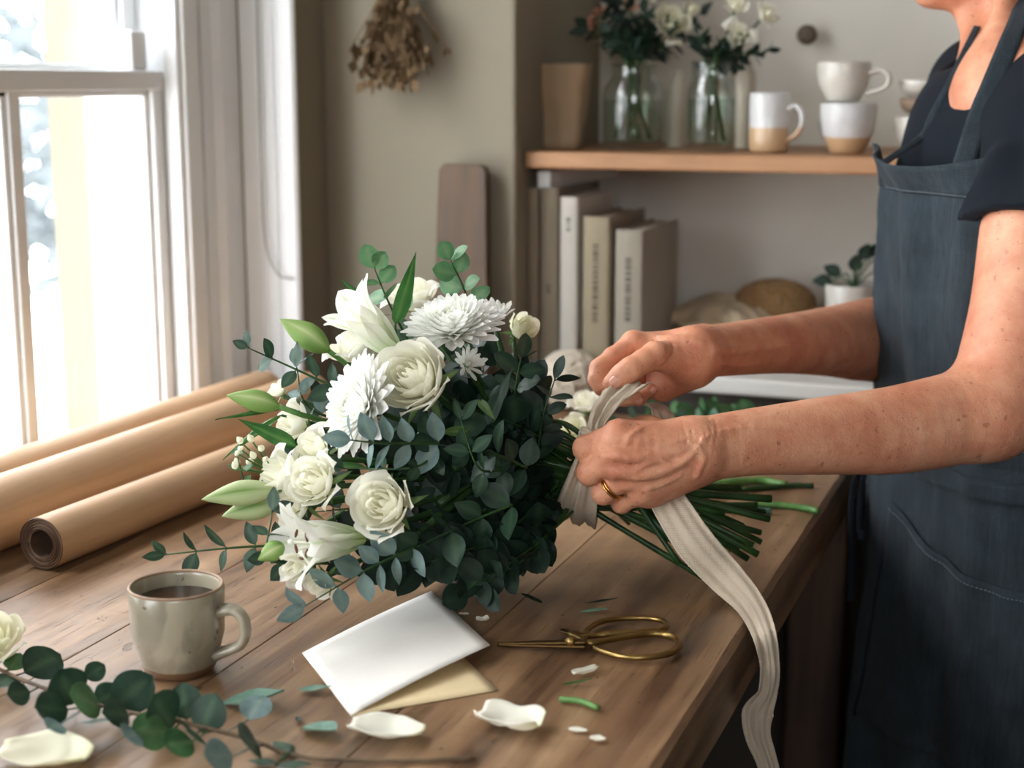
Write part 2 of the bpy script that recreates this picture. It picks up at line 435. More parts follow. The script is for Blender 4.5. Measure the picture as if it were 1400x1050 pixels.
M_tree = leafmat('street_tree_leaf', srgb(92, 98, 100), srgb(122, 130, 132), srgb(130, 138, 132), .8, .3)
M_bark = plain('bark', srgb(110, 100, 90), .9, 20, .2, .5, 60)
def outtree(loc, h, r, seed, label):
    rnd = random.Random(seed); t = thing('tree', loc, label, 'tree')
    L = V(loc)
    m = MB().tube([L, L+V((.05, .02, h*.5)), L+V((0, .08, h*.8))], [.09, .06, .02], 8)
    for k in range(5):
        a = rnd.uniform(0, 6.28); m.tube([L+V((.03, 0, h*.45)), L+V((math.cos(a)*r*.5, math.sin(a)*r*.5, h*.75))], [.04, .012], 6)
    m.build('trunk', M_bark, t)
    f = MB()
    for k in range(900):
        while True:
            q = V((rnd.uniform(-1,1), rnd.uniform(-1,1), rnd.uniform(-1,1)))
            if q.length < 1: break
        c = L+V((q.x*r, q.y*r, h*.8+q.z*r*.8)); ax = V((rnd.gauss(0,1), rnd.gauss(0,1), rnd.gauss(0,1)))
        Mx = frame(c, ax, rnd.uniform(0,6)); s_ = .09
        f.add([Mx @ V(p) for p in ((-s_,0,0), (0,-s_*.5,.01), (s_,0,0), (0,s_*.5,.01))], [(0,1,2,3)])
    f.build('foliage', M_tree, t)
outtree((-4.6, 5.3, -3), 5.0, .9, 3, 'pale leafy tree across the street, lower and farther along the house')
outtree((-3.9, 3.7, -3), 6.4, .8, 5, 'pale leafy tree outside behind the upper sash at far left')
gm = MB().box((-14, -8, -3.1), (-2.2, 14, -3.0)); struct(gm.build('ground', plain('pavement', srgb(190, 190, 188), .9, 3, .08), smooth=False))

# portals: tell the renderer that daylight comes through the side window and the added fill window
area('daylight_portal', (WX-.13, (W1[0]+W1[1])/2, (WZ0+WZ1)/2), (0, -PI/2, 0), WZ1-WZ0, W1[1]-W1[0], 1, (1,1,1), True)
area('daylight_portal', (WX-.13, (W2[0]+W2[1])/2, (WZ0+WZ1)/2), (0, -PI/2, 0), WZ1-WZ0, W2[1]-W2[0], 1, (1,1,1), True)

# ---------------- counter, shelf
M_counter = plain('counter_white', srgb(214, 214, 208), .5, 5, .05, .1, 20)
co = thing('counter', (-.2, 2.1, 0), 'white topped counter filling the alcove behind the worktable', 'counter')
MB().box((AX0+.001, 1.876, .933), (AX1-.001, AY-.001, CZ)).build('counter_top', M_counter, co, smooth=False, bevel=.004)
MB().box((AX0+.001, 1.900, 0), (AX1-.001, AY-.001, .9325)).build('counter_body', plain('dark_cupboard_shade', srgb(62, 54, 46), .6), co, smooth=False, bevel=.002)  # dark brown cupboard, its colour also standing in for shade below the top
M_shelf = wood('oak_shelf', srgb(150, 106, 68), srgb(182, 134, 92), srgb(202, 156, 112), 0, .9, .5, False, .2)
so = thing('wall_shelf', (-.2, 2.1, SZ-.03), 'honey coloured oak shelf board running across the alcove', 'shelf')
MB().box((AX0+.003, 1.885, SZ-.021), (AX1-.002, AY-.001, SZ)).build('board', M_shelf, so, smooth=False, bevel=.003)
for x in (AX0+.012, AX1-.03):
    MB().box((x, 1.91, SZ-.05), (x+.018, AY-.002, SZ-.0262)).build('bracket', M_white, so, smooth=False, bevel=.002)
# ================================================================== THE WORKTABLE
M_table = wood('worn_table_wood', srgb(78, 54, 35), srgb(132, 101, 72), srgb(170, 138, 104), 1, 1.0, .37, True, .5, .62)
M_under = wood('table_leg_wood', srgb(46, 32, 22), srgb(72, 50, 34), srgb(92, 66, 46), 2, 1.0, .6, True, .3)
tb = thing('worktable', ((TX0+TX1)/2, (TY0+TY1)/2, 0), 'long worn brown plank worktable the bouquet and tools lie on', 'table')
xs = [TX0, -.935, -.815, -.686, -.566, -.415, TX1]
m = MB(); rnd = random.Random(4)
for a, b in zip(xs[:-1], xs[1:]):
    tt = rnd.random(); nx, ny = 3, 40
    y0, y1 = TY0+rnd.uniform(0, .004), TY1-rnd.uniform(0, .003)
    aa, bb = a+.0002, b-.0002
    if b == TX1: tt = .45
    # plank with a gently worn edge
    def zf(y, s): return TZ - (.0012*abs(mnoise.noise(V((s*9, y*7, 1)))) if s else 0)
    vs = []; fs = []
    e = .0008 if b != TX1 else .005
    for j in range(ny+1):
        y = y0+(y1-y0)*j/ny; k = mnoise.noise(V((b*30, y*9, 3)))*(.0015 if b == TX1 else .0)
        k2 = abs(mnoise.noise(V((b*30, y*14, 9))))*(.003 if b == TX1 else .0005)
        vs += [(aa, y, TZ-.052), (aa, y, TZ-.0018), (aa+.0007, y, TZ), (bb-e-k2, y, TZ), (bb-(.001 if b == TX1 else .0001)+k, y, TZ-e*.7-k2*.4), (bb+k, y, TZ-.012), (bb+k, y, TZ-.052)]
    for j in range(ny):
        for i in range(7):
            i2 = (i+1) % 7; fs.append((j*7+i, j*7+i2, (j+1)*7+i2, (j+1)*7+i))
    fs.append(tuple(range(6, -1, -1))); fs.append(tuple(ny*7+i for i in range(7)))
    m.add(vs, fs, [tt]*len(vs))
m.build('tabletop', M_table, tb, smooth=True, fixn=True, auto=35)
ap = MB(); ap.box((-.324, TY0+.06, .755), (-.3015, TY1-.06, TZ-.053), .3); ap.build('apron_rail', M_under, tb, smooth=False, bevel=.003)
ap = MB(); ap.box((TX0+.05, TY0+.06, .755), (TX0+.073, TY1-.06, TZ-.053), .3); ap.build('apron_rail', M_under, tb, smooth=False, bevel=.003)
for y in (TY0+.05, TY1-.075):
    MB().box((TX0+.0735, y, .755), (-.3245, y+.022, TZ-.053), .5).build('apron_rail', M_under, tb, smooth=False, bevel=.003)
for x in (-.30, TX0+.075):
    for y in (TY0+.075, TY1-.125):
        MB().box((x, y, 0), (x+.066 if x > -.5 else x+.075, y+.075, TZ-.0535), rnd.random()).build('leg', M_under, tb, smooth=False, bevel=.005)
MB().box((TX0+.152, TY0+.1, .24), (-.302, TY1-.13, .262), .4).build('lower_shelf', M_under, tb, smooth=False, bevel=.003)
# things stowed on the lower shelf, seen dimly below the table edge
M_sack = fabric('pale_sackcloth', srgb(150, 138, 118), .95, 500, .5)
def blob(c, r, seed, sq=(1,1,1), amp=.15, fr=2.2, nu=40, nv=24, flat=None, fold=0):
    m = MB(); c = V(c)
    def fn(u, v):
        a = 2*PI*u; b = PI*v; d = V((math.cos(a)*math.sin(b), math.sin(a)*math.sin(b), -math.cos(b)))
        k = 1+amp*mnoise.noise(d*fr+V((seed, 0, 0)))+amp*.45*mnoise.noise(d*fr*2.7+V((0, seed, 0)))
        if fold: k += fold*abs(math.sin(a*5+4*mnoise.noise(d*2+V((seed,3,1)))))*math.sin(b)**2
        p = V((d.x*r*k*sq[0], d.y*r*k*sq[1], d.z*r*k*sq[2]))+c
        if flat is not None and p.z < flat: p.z = flat+abs(p.z-flat)*.02
        return p
    m.grid(nu, nv, fn, wrapu=True); return m
o = blob((-.42, 1.0, .345), .09, 3, (1, 1.3, .95), .2, flat=.2625, fold=.1).build('cloth_bundle', M_sack, origin=(-.42, 1.0, .2625), fixn=True); setp(o, 'pale crumpled cloth bundle on the shelf under the table, nearer one', 'cloth')
o = blob((-.43, 1.38, .37), .10, 8, (1, 1.2, 1.0), .2, flat=.2625, fold=.08).build('cloth_bundle', M_sack, origin=(-.43, 1.38, .2625), fixn=True); setp(o, 'pale crumpled cloth bundle under the table, farther back behind the hanging ribbon', 'cloth')

# ================================================================== KRAFT PAPER ROLLS
def kraft(name, base):
    n = NT(name); v = n.coord((3, 260, 3)); v2 = n.coord()
    f = n.math('ADD', n.math('MULTIPLY', n.noise(n.coord((200, 5, 200)), 1, 3), .5), n.math('MULTIPLY', n.noise(v2, 9, 4), .5))
    n.color(n.ramp(f, [(.35, tuple(x*.9 for x in base)), (.65, tuple(min(1, x*1.08) for x in base))])); n.rough(.42); n.b.inputs['Specular IOR Level'].default_value = .55
    n.bump(n.noise(v, 1, 3), .15, .001); return n.m
M_kraft = kraft('kraft_paper', srgb(196, 160, 124)); M_kraft_in = plain('kraft_edge', srgb(150, 118, 92), .8, 300, .3)
def roll(p0, p1, r, rin, label, flap=0):
    p0 = V(p0); p1 = V(p1); ax = (p1-p0).normalized(); c = (p0+p1)/2
    t = thing('kraft_paper_roll', (c.x, c.y, TZ), label, 'paper roll', 'kraft paper rolls by the window')
    side = V((0,0,1)).cross(ax).normalized(); up = ax.cross(side); L = (p1-p0).length
    turns = 5; n = 46*turns; m = MB()
    # one spiral sheet with thickness: outer wall plus wound edge visible at the ends
    def sp(k, off):
        a = 2*PI*k/46; rr = rin+(r-rin)*(k/n)+off; return side*math.cos(a+flap)*rr+up*math.sin(a+flap)*rr
    m.grid(49, 13, lambda u, v: p0+ax*(L*v)+(side*math.cos(2*PI*u)+up*math.sin(2*PI*u))*(r*(1+.012*math.sin(2*PI*u*2+v*5)+.01*mnoise.noise(V((u*3, v*4, r*90))))))
    m.build('outer_sheet', M_kraft, t)
    e = MB()
    for (q, s) in ((p0, 1), (p1, -1)):
        def ef(u, v):
            rr = rin+(r*.995-rin)*v; a = 2*PI*u
            dz = .0016*math.sin(v*turns*2*PI)+.0015*mnoise.noise(V((u*4, v*9, 2)))
            return q+ax*s*(dz+.0005)+(side*math.cos(a)+up*math.sin(a))*rr
        e.grid(48, 60, ef, tint=lambda u, v: .5+.5*math.sin(v*turns*2*PI))
    e.grid(40, 2, lambda u, v: p0+ax*(L*v)+(side*math.cos(2*PI*u)+up*math.sin(2*PI*u))*rin)
    me_ = NT('wound_paper'); tt = me_.attr(); me_.color(me_.ramp(tt, [(.25, srgb(92, 70, 54)), (.7, srgb(176, 142, 114))])); me_.rough(.85)
    e.build('wound_core', me_.m, t)
    return t, side, up, ax
r1 = .0235; RX0, RY0 = onz(55, 782).x, onz(55, 782).y+.004
t1, s_, u_, a_ = roll((RX0, RY0, TZ+r1+.001), (-.80, 1.60, TZ+r1+.001), r1, .0125, 'nearest kraft paper roll, open wound end toward the mug', 1)
# loose flap of the outer sheet lifting off near the end of the front roll
m = MB(); p0 = V((RX0, RY0, TZ+r1+.001))
m.grid(9, 8, lambda u, v: p0+a_*(.002+.14*v)+(-s_ if s_.x > 0 else s_)*(.0237*math.cos(-.2-.9*u)+.004*u)+V((0,0,1))*(.0237*math.sin(-.2-.9*u)+.002*u*(1-v)))
m.build('loose_sheet_edge', M_kraft, t1, solid=.0006)
r2 = .034
roll((-.925, .80, TZ+r2+.001), (-.885, 1.66, TZ+r2+.001), r2, .018, 'thicker kraft paper roll lying between the front roll and the window', 2)
r3 = .03
roll((-.992, 1.05, TZ+r3+.001), (-.965, 1.69, TZ+r3+.001), r3, .017, 'hindmost kraft paper roll, closest to the window frame', 3)

# ================================================================== MUG WITH COFFEE
def speckle(name, glaze, dark, sp_scale=70, clay=None, zsplit=None, zb=0, zt=1, rough=.28, drip=False):
    n = NT(name); v = n.coord(); b = n.noise(v, 14, 5, .6)
    col = n.ramp(b, [(.3, tuple(x*.70 for x in glaze)), (.7, glaze)])
    s = n.noise(v, sp_scale*3, 2, .5); sf = n.ramp(s, [(.70, 0.0), (.74, 1.0)]); col = n.mix(n.math('MULTIPLY', sf, .75), col, dark)
    if drip:
        dr = n.noise(n.coord((26, 26, 7), loc=(.4, .2, 0)), 1.0, 3, .5, 1.0); df = n.ramp(dr, [(.5, 0.0), (.56, 1.0)])
        col = n.mix(n.math('MULTIPLY', df, .6), col, tuple(min(1, x*1.35) for x in glaze))
    if clay:
        sx = n.n('ShaderNodeSeparateXYZ'); n.l(v, sx.inputs[0])
        zz = n.math('ADD', sx.outputs[2], n.math('MULTIPLY', n.math('SUBTRACT', n.noise(v, 30, 3), .5), .006 if drip else .001))
        f1 = n.math('LESS_THAN', zz, zsplit); col = n.mix(f1, col, clay)
    n.color(col); n.rough(rough); n.b.inputs['Coat Weight'].default_value = .35; n.b.inputs['Coat Roughness'].default_value = .15
    n.bump(n.noise(v, 45, 4), .15, .002); return n.m
M_mug = speckle('speckled_stoneware', srgb(160, 152, 132), srgb(70, 58, 46), 55, srgb(120, 92, 68), .008, drip=True)
M_rim = plain('bare_rim_clay', srgb(150, 122, 96), .6, 40, .2)
def mug_profile(R, H, rb, wall, foot=.005):
    return [(0, 0), (rb*.86, 0), (rb*.9, .0008), (rb, .0045), (rb*1.05, H*.14), (R*.965, H*.45), (R*.985, H*.8), (R, H-.003), (R-.001, H-.0008), (R-wall/2, H), (R-wall+.0005, H-.0008),
            (R-wall, H-.004), (R-wall-.001, H*.6), (R*.92-wall, H*.3), (rb*.85, wall*1.6), (0, wall*1.4)]
def handle(m, c, R, zt, zb, out, ang, rad=.0045, wide=1.9, R2=None):
    d = V((math.cos(ang), math.sin(ang), 0)); c = V(c); R2 = R2 or R
    hh = zt-zb; pts = [c+d*(R*.95)+V((0,0,zt-.001)), c+d*(R+out*.30)+V((0,0,zt+hh*.10)), c+d*(R+out*.66)+V((0,0,zt+hh*.08)), c+d*(R+out*.92)+V((0,0,zt-hh*.10)), c+d*(R+out)+V((0,0,zt-hh*.36)), c+d*(R+out*.95)+V((0,0,zt-hh*.60)), c+d*(R+out*.76)+V((0,0,zb+hh*.20)), c+d*(R2+out*.45)+V((0,0,zb+hh*.04)), c+d*(R2+out*.16)+V((0,0,zb-hh*.04)), c+d*(R2*.95)+V((0,0,zb-hh*.12))]
    b = bez(pts, 7); n = len(b)
    m.tube(b, [rad*wide*(1.12-.25*math.sin(PI*i/(n-1))) for i in range(n)], 14, True, 0, 1/wide, up=tuple(d.cross(V((0,0,1))).cross(b[1]-b[0])))
MC = onz(246, 916); MC.z = TZ
mg = thing('mug', MC, 'speckled grey stoneware mug with a handle, filled with coffee', 'mug')
m = MB(); H = .0655
m.lathe(mug_profile(.0345, H, .0262, .003), MC, 64, wob=.006)
m.build('body', M_mug, mg)
m = MB(); handle(m, MC, .033, .047, .018, .020, math.radians(6), .0042, 1.5, .0305); m.build('handle', M_mug, mg)
m = MB(); m.lathe([(.0325, H-.0022), (.0340, H-.0015), (.0341, H-.0004), (.0332, H+.0005), (.0322, H+.0001), (.0316, H-.0012)], MC, 64, closed=True, wob=.006); m.build('rim', M_rim, mg)
M_cof = plain('coffee', srgb(58, 28, 14), .12, spec=.25)
m = MB(); m.lathe([(0, H-.0120), (.0300, H-.0120), (.0308, H-.0116)], MC, 48)
o = m.build('coffee', M_cof, origin=MC+V((0,0,H-.0125))); setp(o, 'dark brown coffee filling the speckled stoneware mug', 'drink')

# ================================================================== FOLDED CARD
M_card = plain('white_card', srgb(242, 238, 230), .75, 200, .01, .05, 900)
M_cardin = plain('cream_card', srgb(226, 204, 160), .75, 200, .02, .05, 900)
A = onz(478, 978); B = onz(681, 945)   # lower leaf, front corners on the table
cA = at(413, 891, onz(413, 900).y and (onz(413, 897)-CAM).dot(CF)*.985)
dd = lambda p: (V(p)-CAM).dot(CF)
# upper leaf corners: fold edge is the left edge (413,891)-(478,978); the free edge lifts
P0 = onz(480, 978, TZ+.0012); P3 = onz(413, 893, TZ+.0035)
P2 = at(590, 808, dd(onz(590, 808))*.978); P1 = at(670, 882, dd(onz(670, 882))*.972)
Q1 = B; Q1.z = TZ+.0008; Q0 = V(P0)-V((0,0,.0006)); Q3 = onz(413, 893, TZ+.0008); Q2 = Q3+(Q1-Q0)
cdo = thing('greeting_card', ((P0+P2)/2).xy.to_3d()+V((0,0,TZ)), 'blank white folded greeting card lying half open on the table', 'card')
def sheet(a, b, c, d, sag, n=14):
    m = MB()
    def fn(u, v):
        p = (a*(1-u)+b*u)*(1-v)+(d*(1-u)+c*u)*v; return p+V((0,0,1))*sag*math.sin(PI*u)
    m.grid(n, n, fn); return m
sheet(P0, P1, P2, P3, .0015).build('cover', M_card, cdo, solid=.0006)
sheet(Q0, Q1, Q2, Q3, 0).build('inner_leaf', M_cardin, cdo, solid=.0006)

# ================================================================== BRASS SCISSORS
M_brass = plain('aged_brass', srgb(150, 124, 76), .34, 30, .2, .08, 60, 1.0)
M_blade = plain('bronzed_blade', srgb(120, 94, 60), .38, 25, .3, .1, 60, 1.0)
tip = onz(680, 886); piv = onz(781, 880, TZ+.006); e1 = onz(912, 862); e2 = onz(930, 888)
sc0 = thing('scissors', (piv.x, piv.y, TZ), 'aged brass scissors with large looped handles lying on the table', 'scissors')
dirv = (tip-piv); dirv.z = 0; Lb = dirv.length; dirv.normalize(); nrm = V((-dirv.y, dirv.x, 0))
for s, zz in ((1, .0072), (-1, .0046)):
    m = MB(); c = V((piv.x, piv.y, TZ+zz))
    def bl(u, v):
        t = u; wd = .0062*(1-t)**.75+.0006
        edge = -.0012*s
        q = c+dirv*(-.012+(Lb+.012)*t)+nrm*((v-.5)*wd*1.5+edge+s*.0008*t)
        q.z = TZ+max(.0012, zz*(1-t*.75)+.0018)-abs(v-.5)*.0016
        return q
    g = MB().grid(24, 5, bl); g.build('blade', M_blade, sc0, solid=.0018)
def dz(p, z): return V((p.x, p.y, z))
def loopz(pts, z0, z1):
    n = len(pts); return [dz(onz(x, y), TZ+z0+(z1-z0)*i/(n-1)) for i, (x, y) in enumerate(pts)]
# far loop
a1 = loopz([(786, 884), (805, 880), (830, 877.5), (862, 875.5), (890, 874), (905, 870), (911, 864), (904, 857.5), (884, 854), (858, 854), (835, 856), (818, 860), (806, 867), (797, 876)], .0062, .0050)
m = MB(); bb = bez(a1, 5); m.tube(bb, [.0021+.0008*(1 if 8 < i < 30 else 0) for i in range(len(bb))], 12); m.build('handle_loop', M_brass, sc0)
a2 = loopz([(778, 878), (792, 886), (806, 891), (825, 888), (855, 881.5), (885, 877), (908, 877.5), (924, 883), (928, 891), (920, 900), (900, 905.5), (872, 907.5), (846, 904.5), (824, 898), (811, 892)], .0075, .0040)
m = MB(); bb = bez(a2, 5); m.tube(bb, [.0022+.0009*math.exp(-((i-34)/16)**2) for i in range(len(bb))], 12); m.build('handle_loop', M_brass, sc0)
m = MB(); m.lathe([(0, -.004), (.0044, -.004), (.0048, .0), (.0042, .0018), (.0025, .0030), (0, .0034)], V((piv.x, piv.y, TZ+.0085)), 24); m.build('pivot_screw', M_brass, sc0)
# shank plates either side of the pivot
for zz, q0, q1 in ((.0070, (768, 873), (806, 882)), (.0048, (770, 882), (804, 889))):
    p, q = dz(onz(*q0), TZ+zz), dz(onz(*q1), TZ+zz*.9)
    m = MB(); m.tube([p, (p+q)/2, q], [.0040, .0048, .003], 12, True, 0, .38, up=(0,0,1)); m.build('shank', M_blade, sc0)

# ================================================================== ALCOVE: BOOKS
def bookmat(n, c): return fabric(n, c, .9, 700, .25, 0, .06)
M_page = plain('page_block', srgb(206, 198, 180), .9, 200, .05)
BYF = 1.905
def book(px0, px1, pytop, depth, col, label, lean=0, band=None):
    ztop = None
    p0 = ony((px0), 485, BYF); p1 = ony((px1), 485, BYF); wd = p1.x-p0.x; cx = (p0.x+p1.x)/2
    ht = ony((px0+px1)/2, pytop, BYF).z-CZ
    t = thing('book', (cx, BYF, CZ), label, 'book', 'linen bound books standing on the counter')
    M = Matrix.Translation((cx, BYF, CZ+.0005)) @ Matrix.Rotation(lean, 4, 'Y')
    mt = bookmat('book_cloth', col)
    cov = MB(); th = .0022; hw = wd/2-.0008
    cov.add([M @ V(p) for p in [(-hw,0,0),(-hw,0,ht),(hw,0,ht),(hw,0,0)]], [])
    cov = MB()
    def bx(a, b):
        q = MB().box(a, b); cov.merge(q, M)
    nseg = 8; pf = []
    for k in range(nseg+1):
        a = PI*k/nseg; pf.append((-hw*math.cos(a), .002-.004*math.sin(a)))
    poly = pf+[(hw, depth), (hw-th, depth), (hw-th, .004), (-hw+th, .004), (-hw+th, depth), (-hw, depth)]
    pr = MB().prism(poly, 2, 0, ht); cov.merge(pr, M)
    cov.build('cover', mt, t, smooth=False, fixn=True)
    pg = MB().box((-hw+th, .0045, .003), (hw-th, depth-.003, ht-.003)); q = MB().merge(pg, M); q.build('pages', M_page, t, smooth=False)
    if band:   # small dark lettering block running down the spine: unreadable title strokes
        bm_ = MB(); r_ = random.Random(int(px0))
        z = ht*band[1]
        while z > ht*band[0]:
            h = r_.uniform(.002, .006); k = MB().box((-hw*.22, -.00245, z-h), (hw*.22, -.00215, z)); bm_.merge(k, M); z -= h+r_.uniform(.0012, .003)
        bm_.build('spine_lettering', plain('spine_ink', tuple(x*.35 for x in col), .8), t, smooth=False)
    return t
book(719, 736, 257, .15, srgb(140, 130, 112), 'tall beige cloth book at the far left of the row, against the alcove side')
book(737, 763, 257, .15, srgb(128, 118, 101), 'tall taupe cloth book standing just left of the white book', band=(.4, .45))
book(764, 789, 270, .16, srgb(196, 192, 182), 'slim off-white book with a pale spine in the middle of the row', band=(.8, .88))
book(795, 832, 297, .17, srgb(150, 138, 116), 'thick sand coloured book with dark spine lettering, right of the white book', band=(.3, .82))
book(839, 877, 315, .18, srgb(148, 141, 127), 'shortest grey-beige book at the right end of the row', band=(.35, .8))

# ================================================================== COUNTER: bowl of linens, jute ball, pot
bc = ony(990, 448, 1.99); bc = V((bc.x+.0, 2.12, CZ+.0005))
M_bowl = speckle('bowl_glaze', srgb(216, 212, 202), srgb(120, 110, 96), 40)
m = MB().lathe([(0,0), (.045,0), (.05,.003), (.085,.020), (.098,.036), (.096,.0375), (.083,.023), (.047,.006), (0,.005)], bc, 48)
o = m.build('bowl', M_bowl, origin=bc); setp(o, 'wide shallow white bowl heaped with linen cloth on the counter', 'bowl')
M_linen = fabric('natural_linen', srgb(206, 190, 160), .95, 500, .5, 0, .1)
M_jute = fabric('jute', srgb(150, 118, 78), .98, 300, 1.0, 0, .25)
def clothheap(c, rx, ry, h, seed, folds=7):
    m = MB(); c = V(c)
    def fn(u, v):
        a = 2*PI*u; r = v; nz = mnoise.noise(V((math.cos(a)*r*2.5+seed, math.sin(a)*r*2.5, seed)))
        rr = r*(1+.12*math.sin(folds*a+seed+3*nz)*r)
        z = h*(1-r**2.2)+.007*math.sin(folds*a+seed+4*nz)*r+.010*nz
        return c+V((rx*rr*math.cos(a), ry*rr*math.sin(a), max(z, -.0)))
    m.grid(72, 22, fn, wrapu=True); return m
o = clothheap(bc+V((-.02,-.01,.033)), .100, .088, .034, 2).build('linen_cloth', M_linen, origin=bc+V((0,0,.035)), solid=.002); setp(o, 'crumpled natural linen cloth spilling over the white bowl', 'cloth')
jc = bc+V((.04, .01, .062))
def hairball(c, r, n, rad, seed, sq=(1,1,.85)):
    rn = random.Random(seed); m = MB()
    for k in range(n):
        ax = V((rn.gauss(0,1), rn.gauss(0,1), rn.gauss(0,1))).normalized(); a = ax.orthogonal().normalized(); b = ax.cross(a); off = rn.uniform(-.55, .55); rr = math.sqrt(1-off*off)
        pts = []
        for i in range(25):
            t = 2*PI*i/24; d = ax*off+(a*math.cos(t)+b*math.sin(t))*rr; q = r*(1+.05*math.sin(t*3+k)+.02*rn.random())
            pts.append(V(c)+V((d.x*q*sq[0], d.y*q*sq[1], d.z*q*sq[2])))
        m.tube(pts, rad, 5, False)
    return m
hb = hairball(jc, .043, 70, .0018, 5, (1.25, 1, .72)); hb.merge(blob(jc, .041, 4, (1.25,1,.72), .04))
o = hb.build('jute_ball', M_jute, origin=jc-V((0,0,.03))); setp(o, 'loose brown jute fibre bundle sitting on the linen in the bowl', 'jute bundle')
pc = ony(1165, 425, 2.0); pc = V((pc.x, 2.0, CZ+.0005))
t = thing('potted_plant', pc, 'small white pot with a dark leafy plant beside the apron', 'plant')
m = MB().lathe([(0,0), (.026,0), (.028,.003), (.036,.108), (.0355,.110), (.033,.109), (.026,.01), (0,.008)], pc, 36); m.build('pot', M_bowl, t)
o2 = MB().lathe([(0,.098), (.0305,.098), (.0318,.102)], pc, 24).build('soil', plain('soil', srgb(50, 38, 28), .95, 60, .3), t)

# cotton-wrapped ball on the table behind the bouquet
M_cotton = fabric('cotton_wool_yarn', srgb(205, 194, 176), .98, 260, .9, 0, .15)
bp = onz(780, 548); bp = V((-.545, 1.86, TZ+.037))
bp = at(779, 507, dd(onz(779, 560))); bp.z = TZ+.0385
hb = hairball(bp, .0375, 46, .0042, 12, (1, 1, .93)); hb.merge(blob(bp, .0365, 2, (1,1,.93), .03))
o = hb.build('yarn_ball', M_cotton, origin=(bp.x, bp.y, TZ)); setp(o, 'ball of off-white cotton strip on the table behind the bouquet', 'yarn ball')

# ================================================================== SHELF: vases, mugs, bag
def clearmat(name, tint, refl=.6, base=.05):
    m = NT(name); tr = m.n('ShaderNodeBsdfTransparent'); tr.inputs[0].default_value = c4(tint); gl = m.n('ShaderNodeBsdfGlossy'); gl.inputs['Roughness'].default_value = .05
    fr = m.n('ShaderNodeLayerWeight', Blend=.5); mx = m.n('ShaderNodeMixShader')
    m.l(m.math('ADD', m.math('MULTIPLY', m.math('POWER', fr.outputs['Facing'], 3.0), refl), base), mx.inputs[0]); m.l(tr.outputs[0], mx.inputs[1]); m.l(gl.outputs[0], mx.inputs[2]); m.l(mx.outputs[0], m.out.inputs[0]); return m.m
M_glass = clearmat('vase_glass', (.93, .95, .94), .5, .06)
M_water = clearmat('water', (.86, .91, .86), .3, .03)
def vase(px0, px1, py_top, Yv, label, shape):
    a = ony(px0, 205, Yv); b = ony(px1, 205, Yv); R = (b.x-a.x)/2*.97; c = V(((a.x+b.x)/2, Yv, SZ+.0004))
    H = ony(px0, py_top, Yv).z-SZ; wl = .002
    outer = [(0,0), (R*.9,0), (R,.004)]+[(R*k, H*z) for k, z in shape]
    inner = [(r-wl, z) for r, z in reversed(outer[2:])]; inner[-1] = (R-wl-.001, .009); 
    prof = outer+inner+[(0, .008)]
    o = MB().lathe(prof, c, 48).build('glass_vase', M_glass, origin=c); setp(o, label, 'vase', 'glass vases on the shelf'); return c, R, H
va, vaR, vaH = vase(823, 908, 88, 1.99, 'left glass bottle vase holding the dark rose foliage', [(1, .62), (.96, .72), (.72, .84), (.66, .93), (.72, 1)])
vb, vbR, vbH = vase(937, 1006, 84, 1.97, 'right glass jar vase holding white lisianthus', [(1, .60), (.95, .70), (.80, .80), (.78, .93), (.84, 1)])
for c, R, H, lb in ((va, vaR, vaH, 'water in the left glass vase'), (vb, vbR, vbH, 'water in the right glass vase')):
    o = MB().lathe([(0, .0085), (R-.0034, .0095), (R-.0028, .014), (R-.0028, H*.58), (0, H*.58)], c, 40).build('vase_water', M_water, origin=c+V((0,0,.008))); setp(o, lb, 'water')
M_shm = speckle('white_glaze', srgb(222, 222, 220), srgb(170, 160, 145), 40, srgb(196, 164, 128), .031)
M_shm2 = speckle('white_glaze_low_foot', srgb(222, 222, 220), srgb(170, 160, 145), 40, srgb(190, 156, 118), .020)
M_shm3 = speckle('cream_glaze', srgb(220, 214, 202), srgb(170, 160, 145), 40)
def shmug(px0, px1, py0, py1, Yv, mt, label, ang, base=SZ, bowl=False, hnd=True, group='mugs on the shelf'):
    a = ony(px0, py0, Yv); b = ony(px1, py0, Yv); R = (b.x-a.x)/2; H = ony(px0, py0, Yv).z-base-.0006 if py1 is None else py1
    c = V(((a.x+b.x)/2, Yv, base+.0006)); t = thing('mug' if hnd else 'bowl', c, label, 'mug' if hnd else 'bowl', group)
    rb = R*(.62 if bowl else .88)
    if bowl: pf = [(0,0), (rb*.9,0), (rb,.003), (rb*1.12,H*.15), (R*.9,H*.4), (R*.985,H*.7), (R,H-.002), (R-.0015,H), (R-.003,H-.002), (R*.97-.003,H*.7), (R*.8,H*.35), (rb*.8,.008), (0,.006)]
    else: pf = [(0,0), (rb,0), (R*.97,.004), (R,H*.2), (R,H-.002), (R-.0015,H), (R-.003,H-.002), (R-.004,H*.3), (rb*.8,.008), (0,.006)]
    MB().lathe(pf, c, 48).build('body', mt, t)
    if hnd:
        m = MB(); handle(m, c, R, H*.72, H*.25, R*.72, ang, .0034, 1.6, R*(.92 if bowl else 1)); m.build('handle', mt, t)
    return c, R, H
shmug(1026, 1080, 126, None, 1.97, M_shm, 'tall white mug with a bare tan lower half, right of the vases', -.12)
c, R, H = shmug(1122, 1200, 140, None, 1.97, M_shm2, 'rounded white mug with tan foot, under the other mug of the stack', 2.3, bowl=True)
shmug(1118, 1192, 84, None, 1.97, M_shm3, 'cream rounded mug on top of the two-mug stack', -.15, base=SZ+H+.0012, bowl=True)
c, R, H = shmug(1222, 1300, 158, None, 1.99, M_shm3, 'white bowl standing on the shelf behind the apron strap', 0, bowl=True, hnd=False, group='bowls on the shelf')
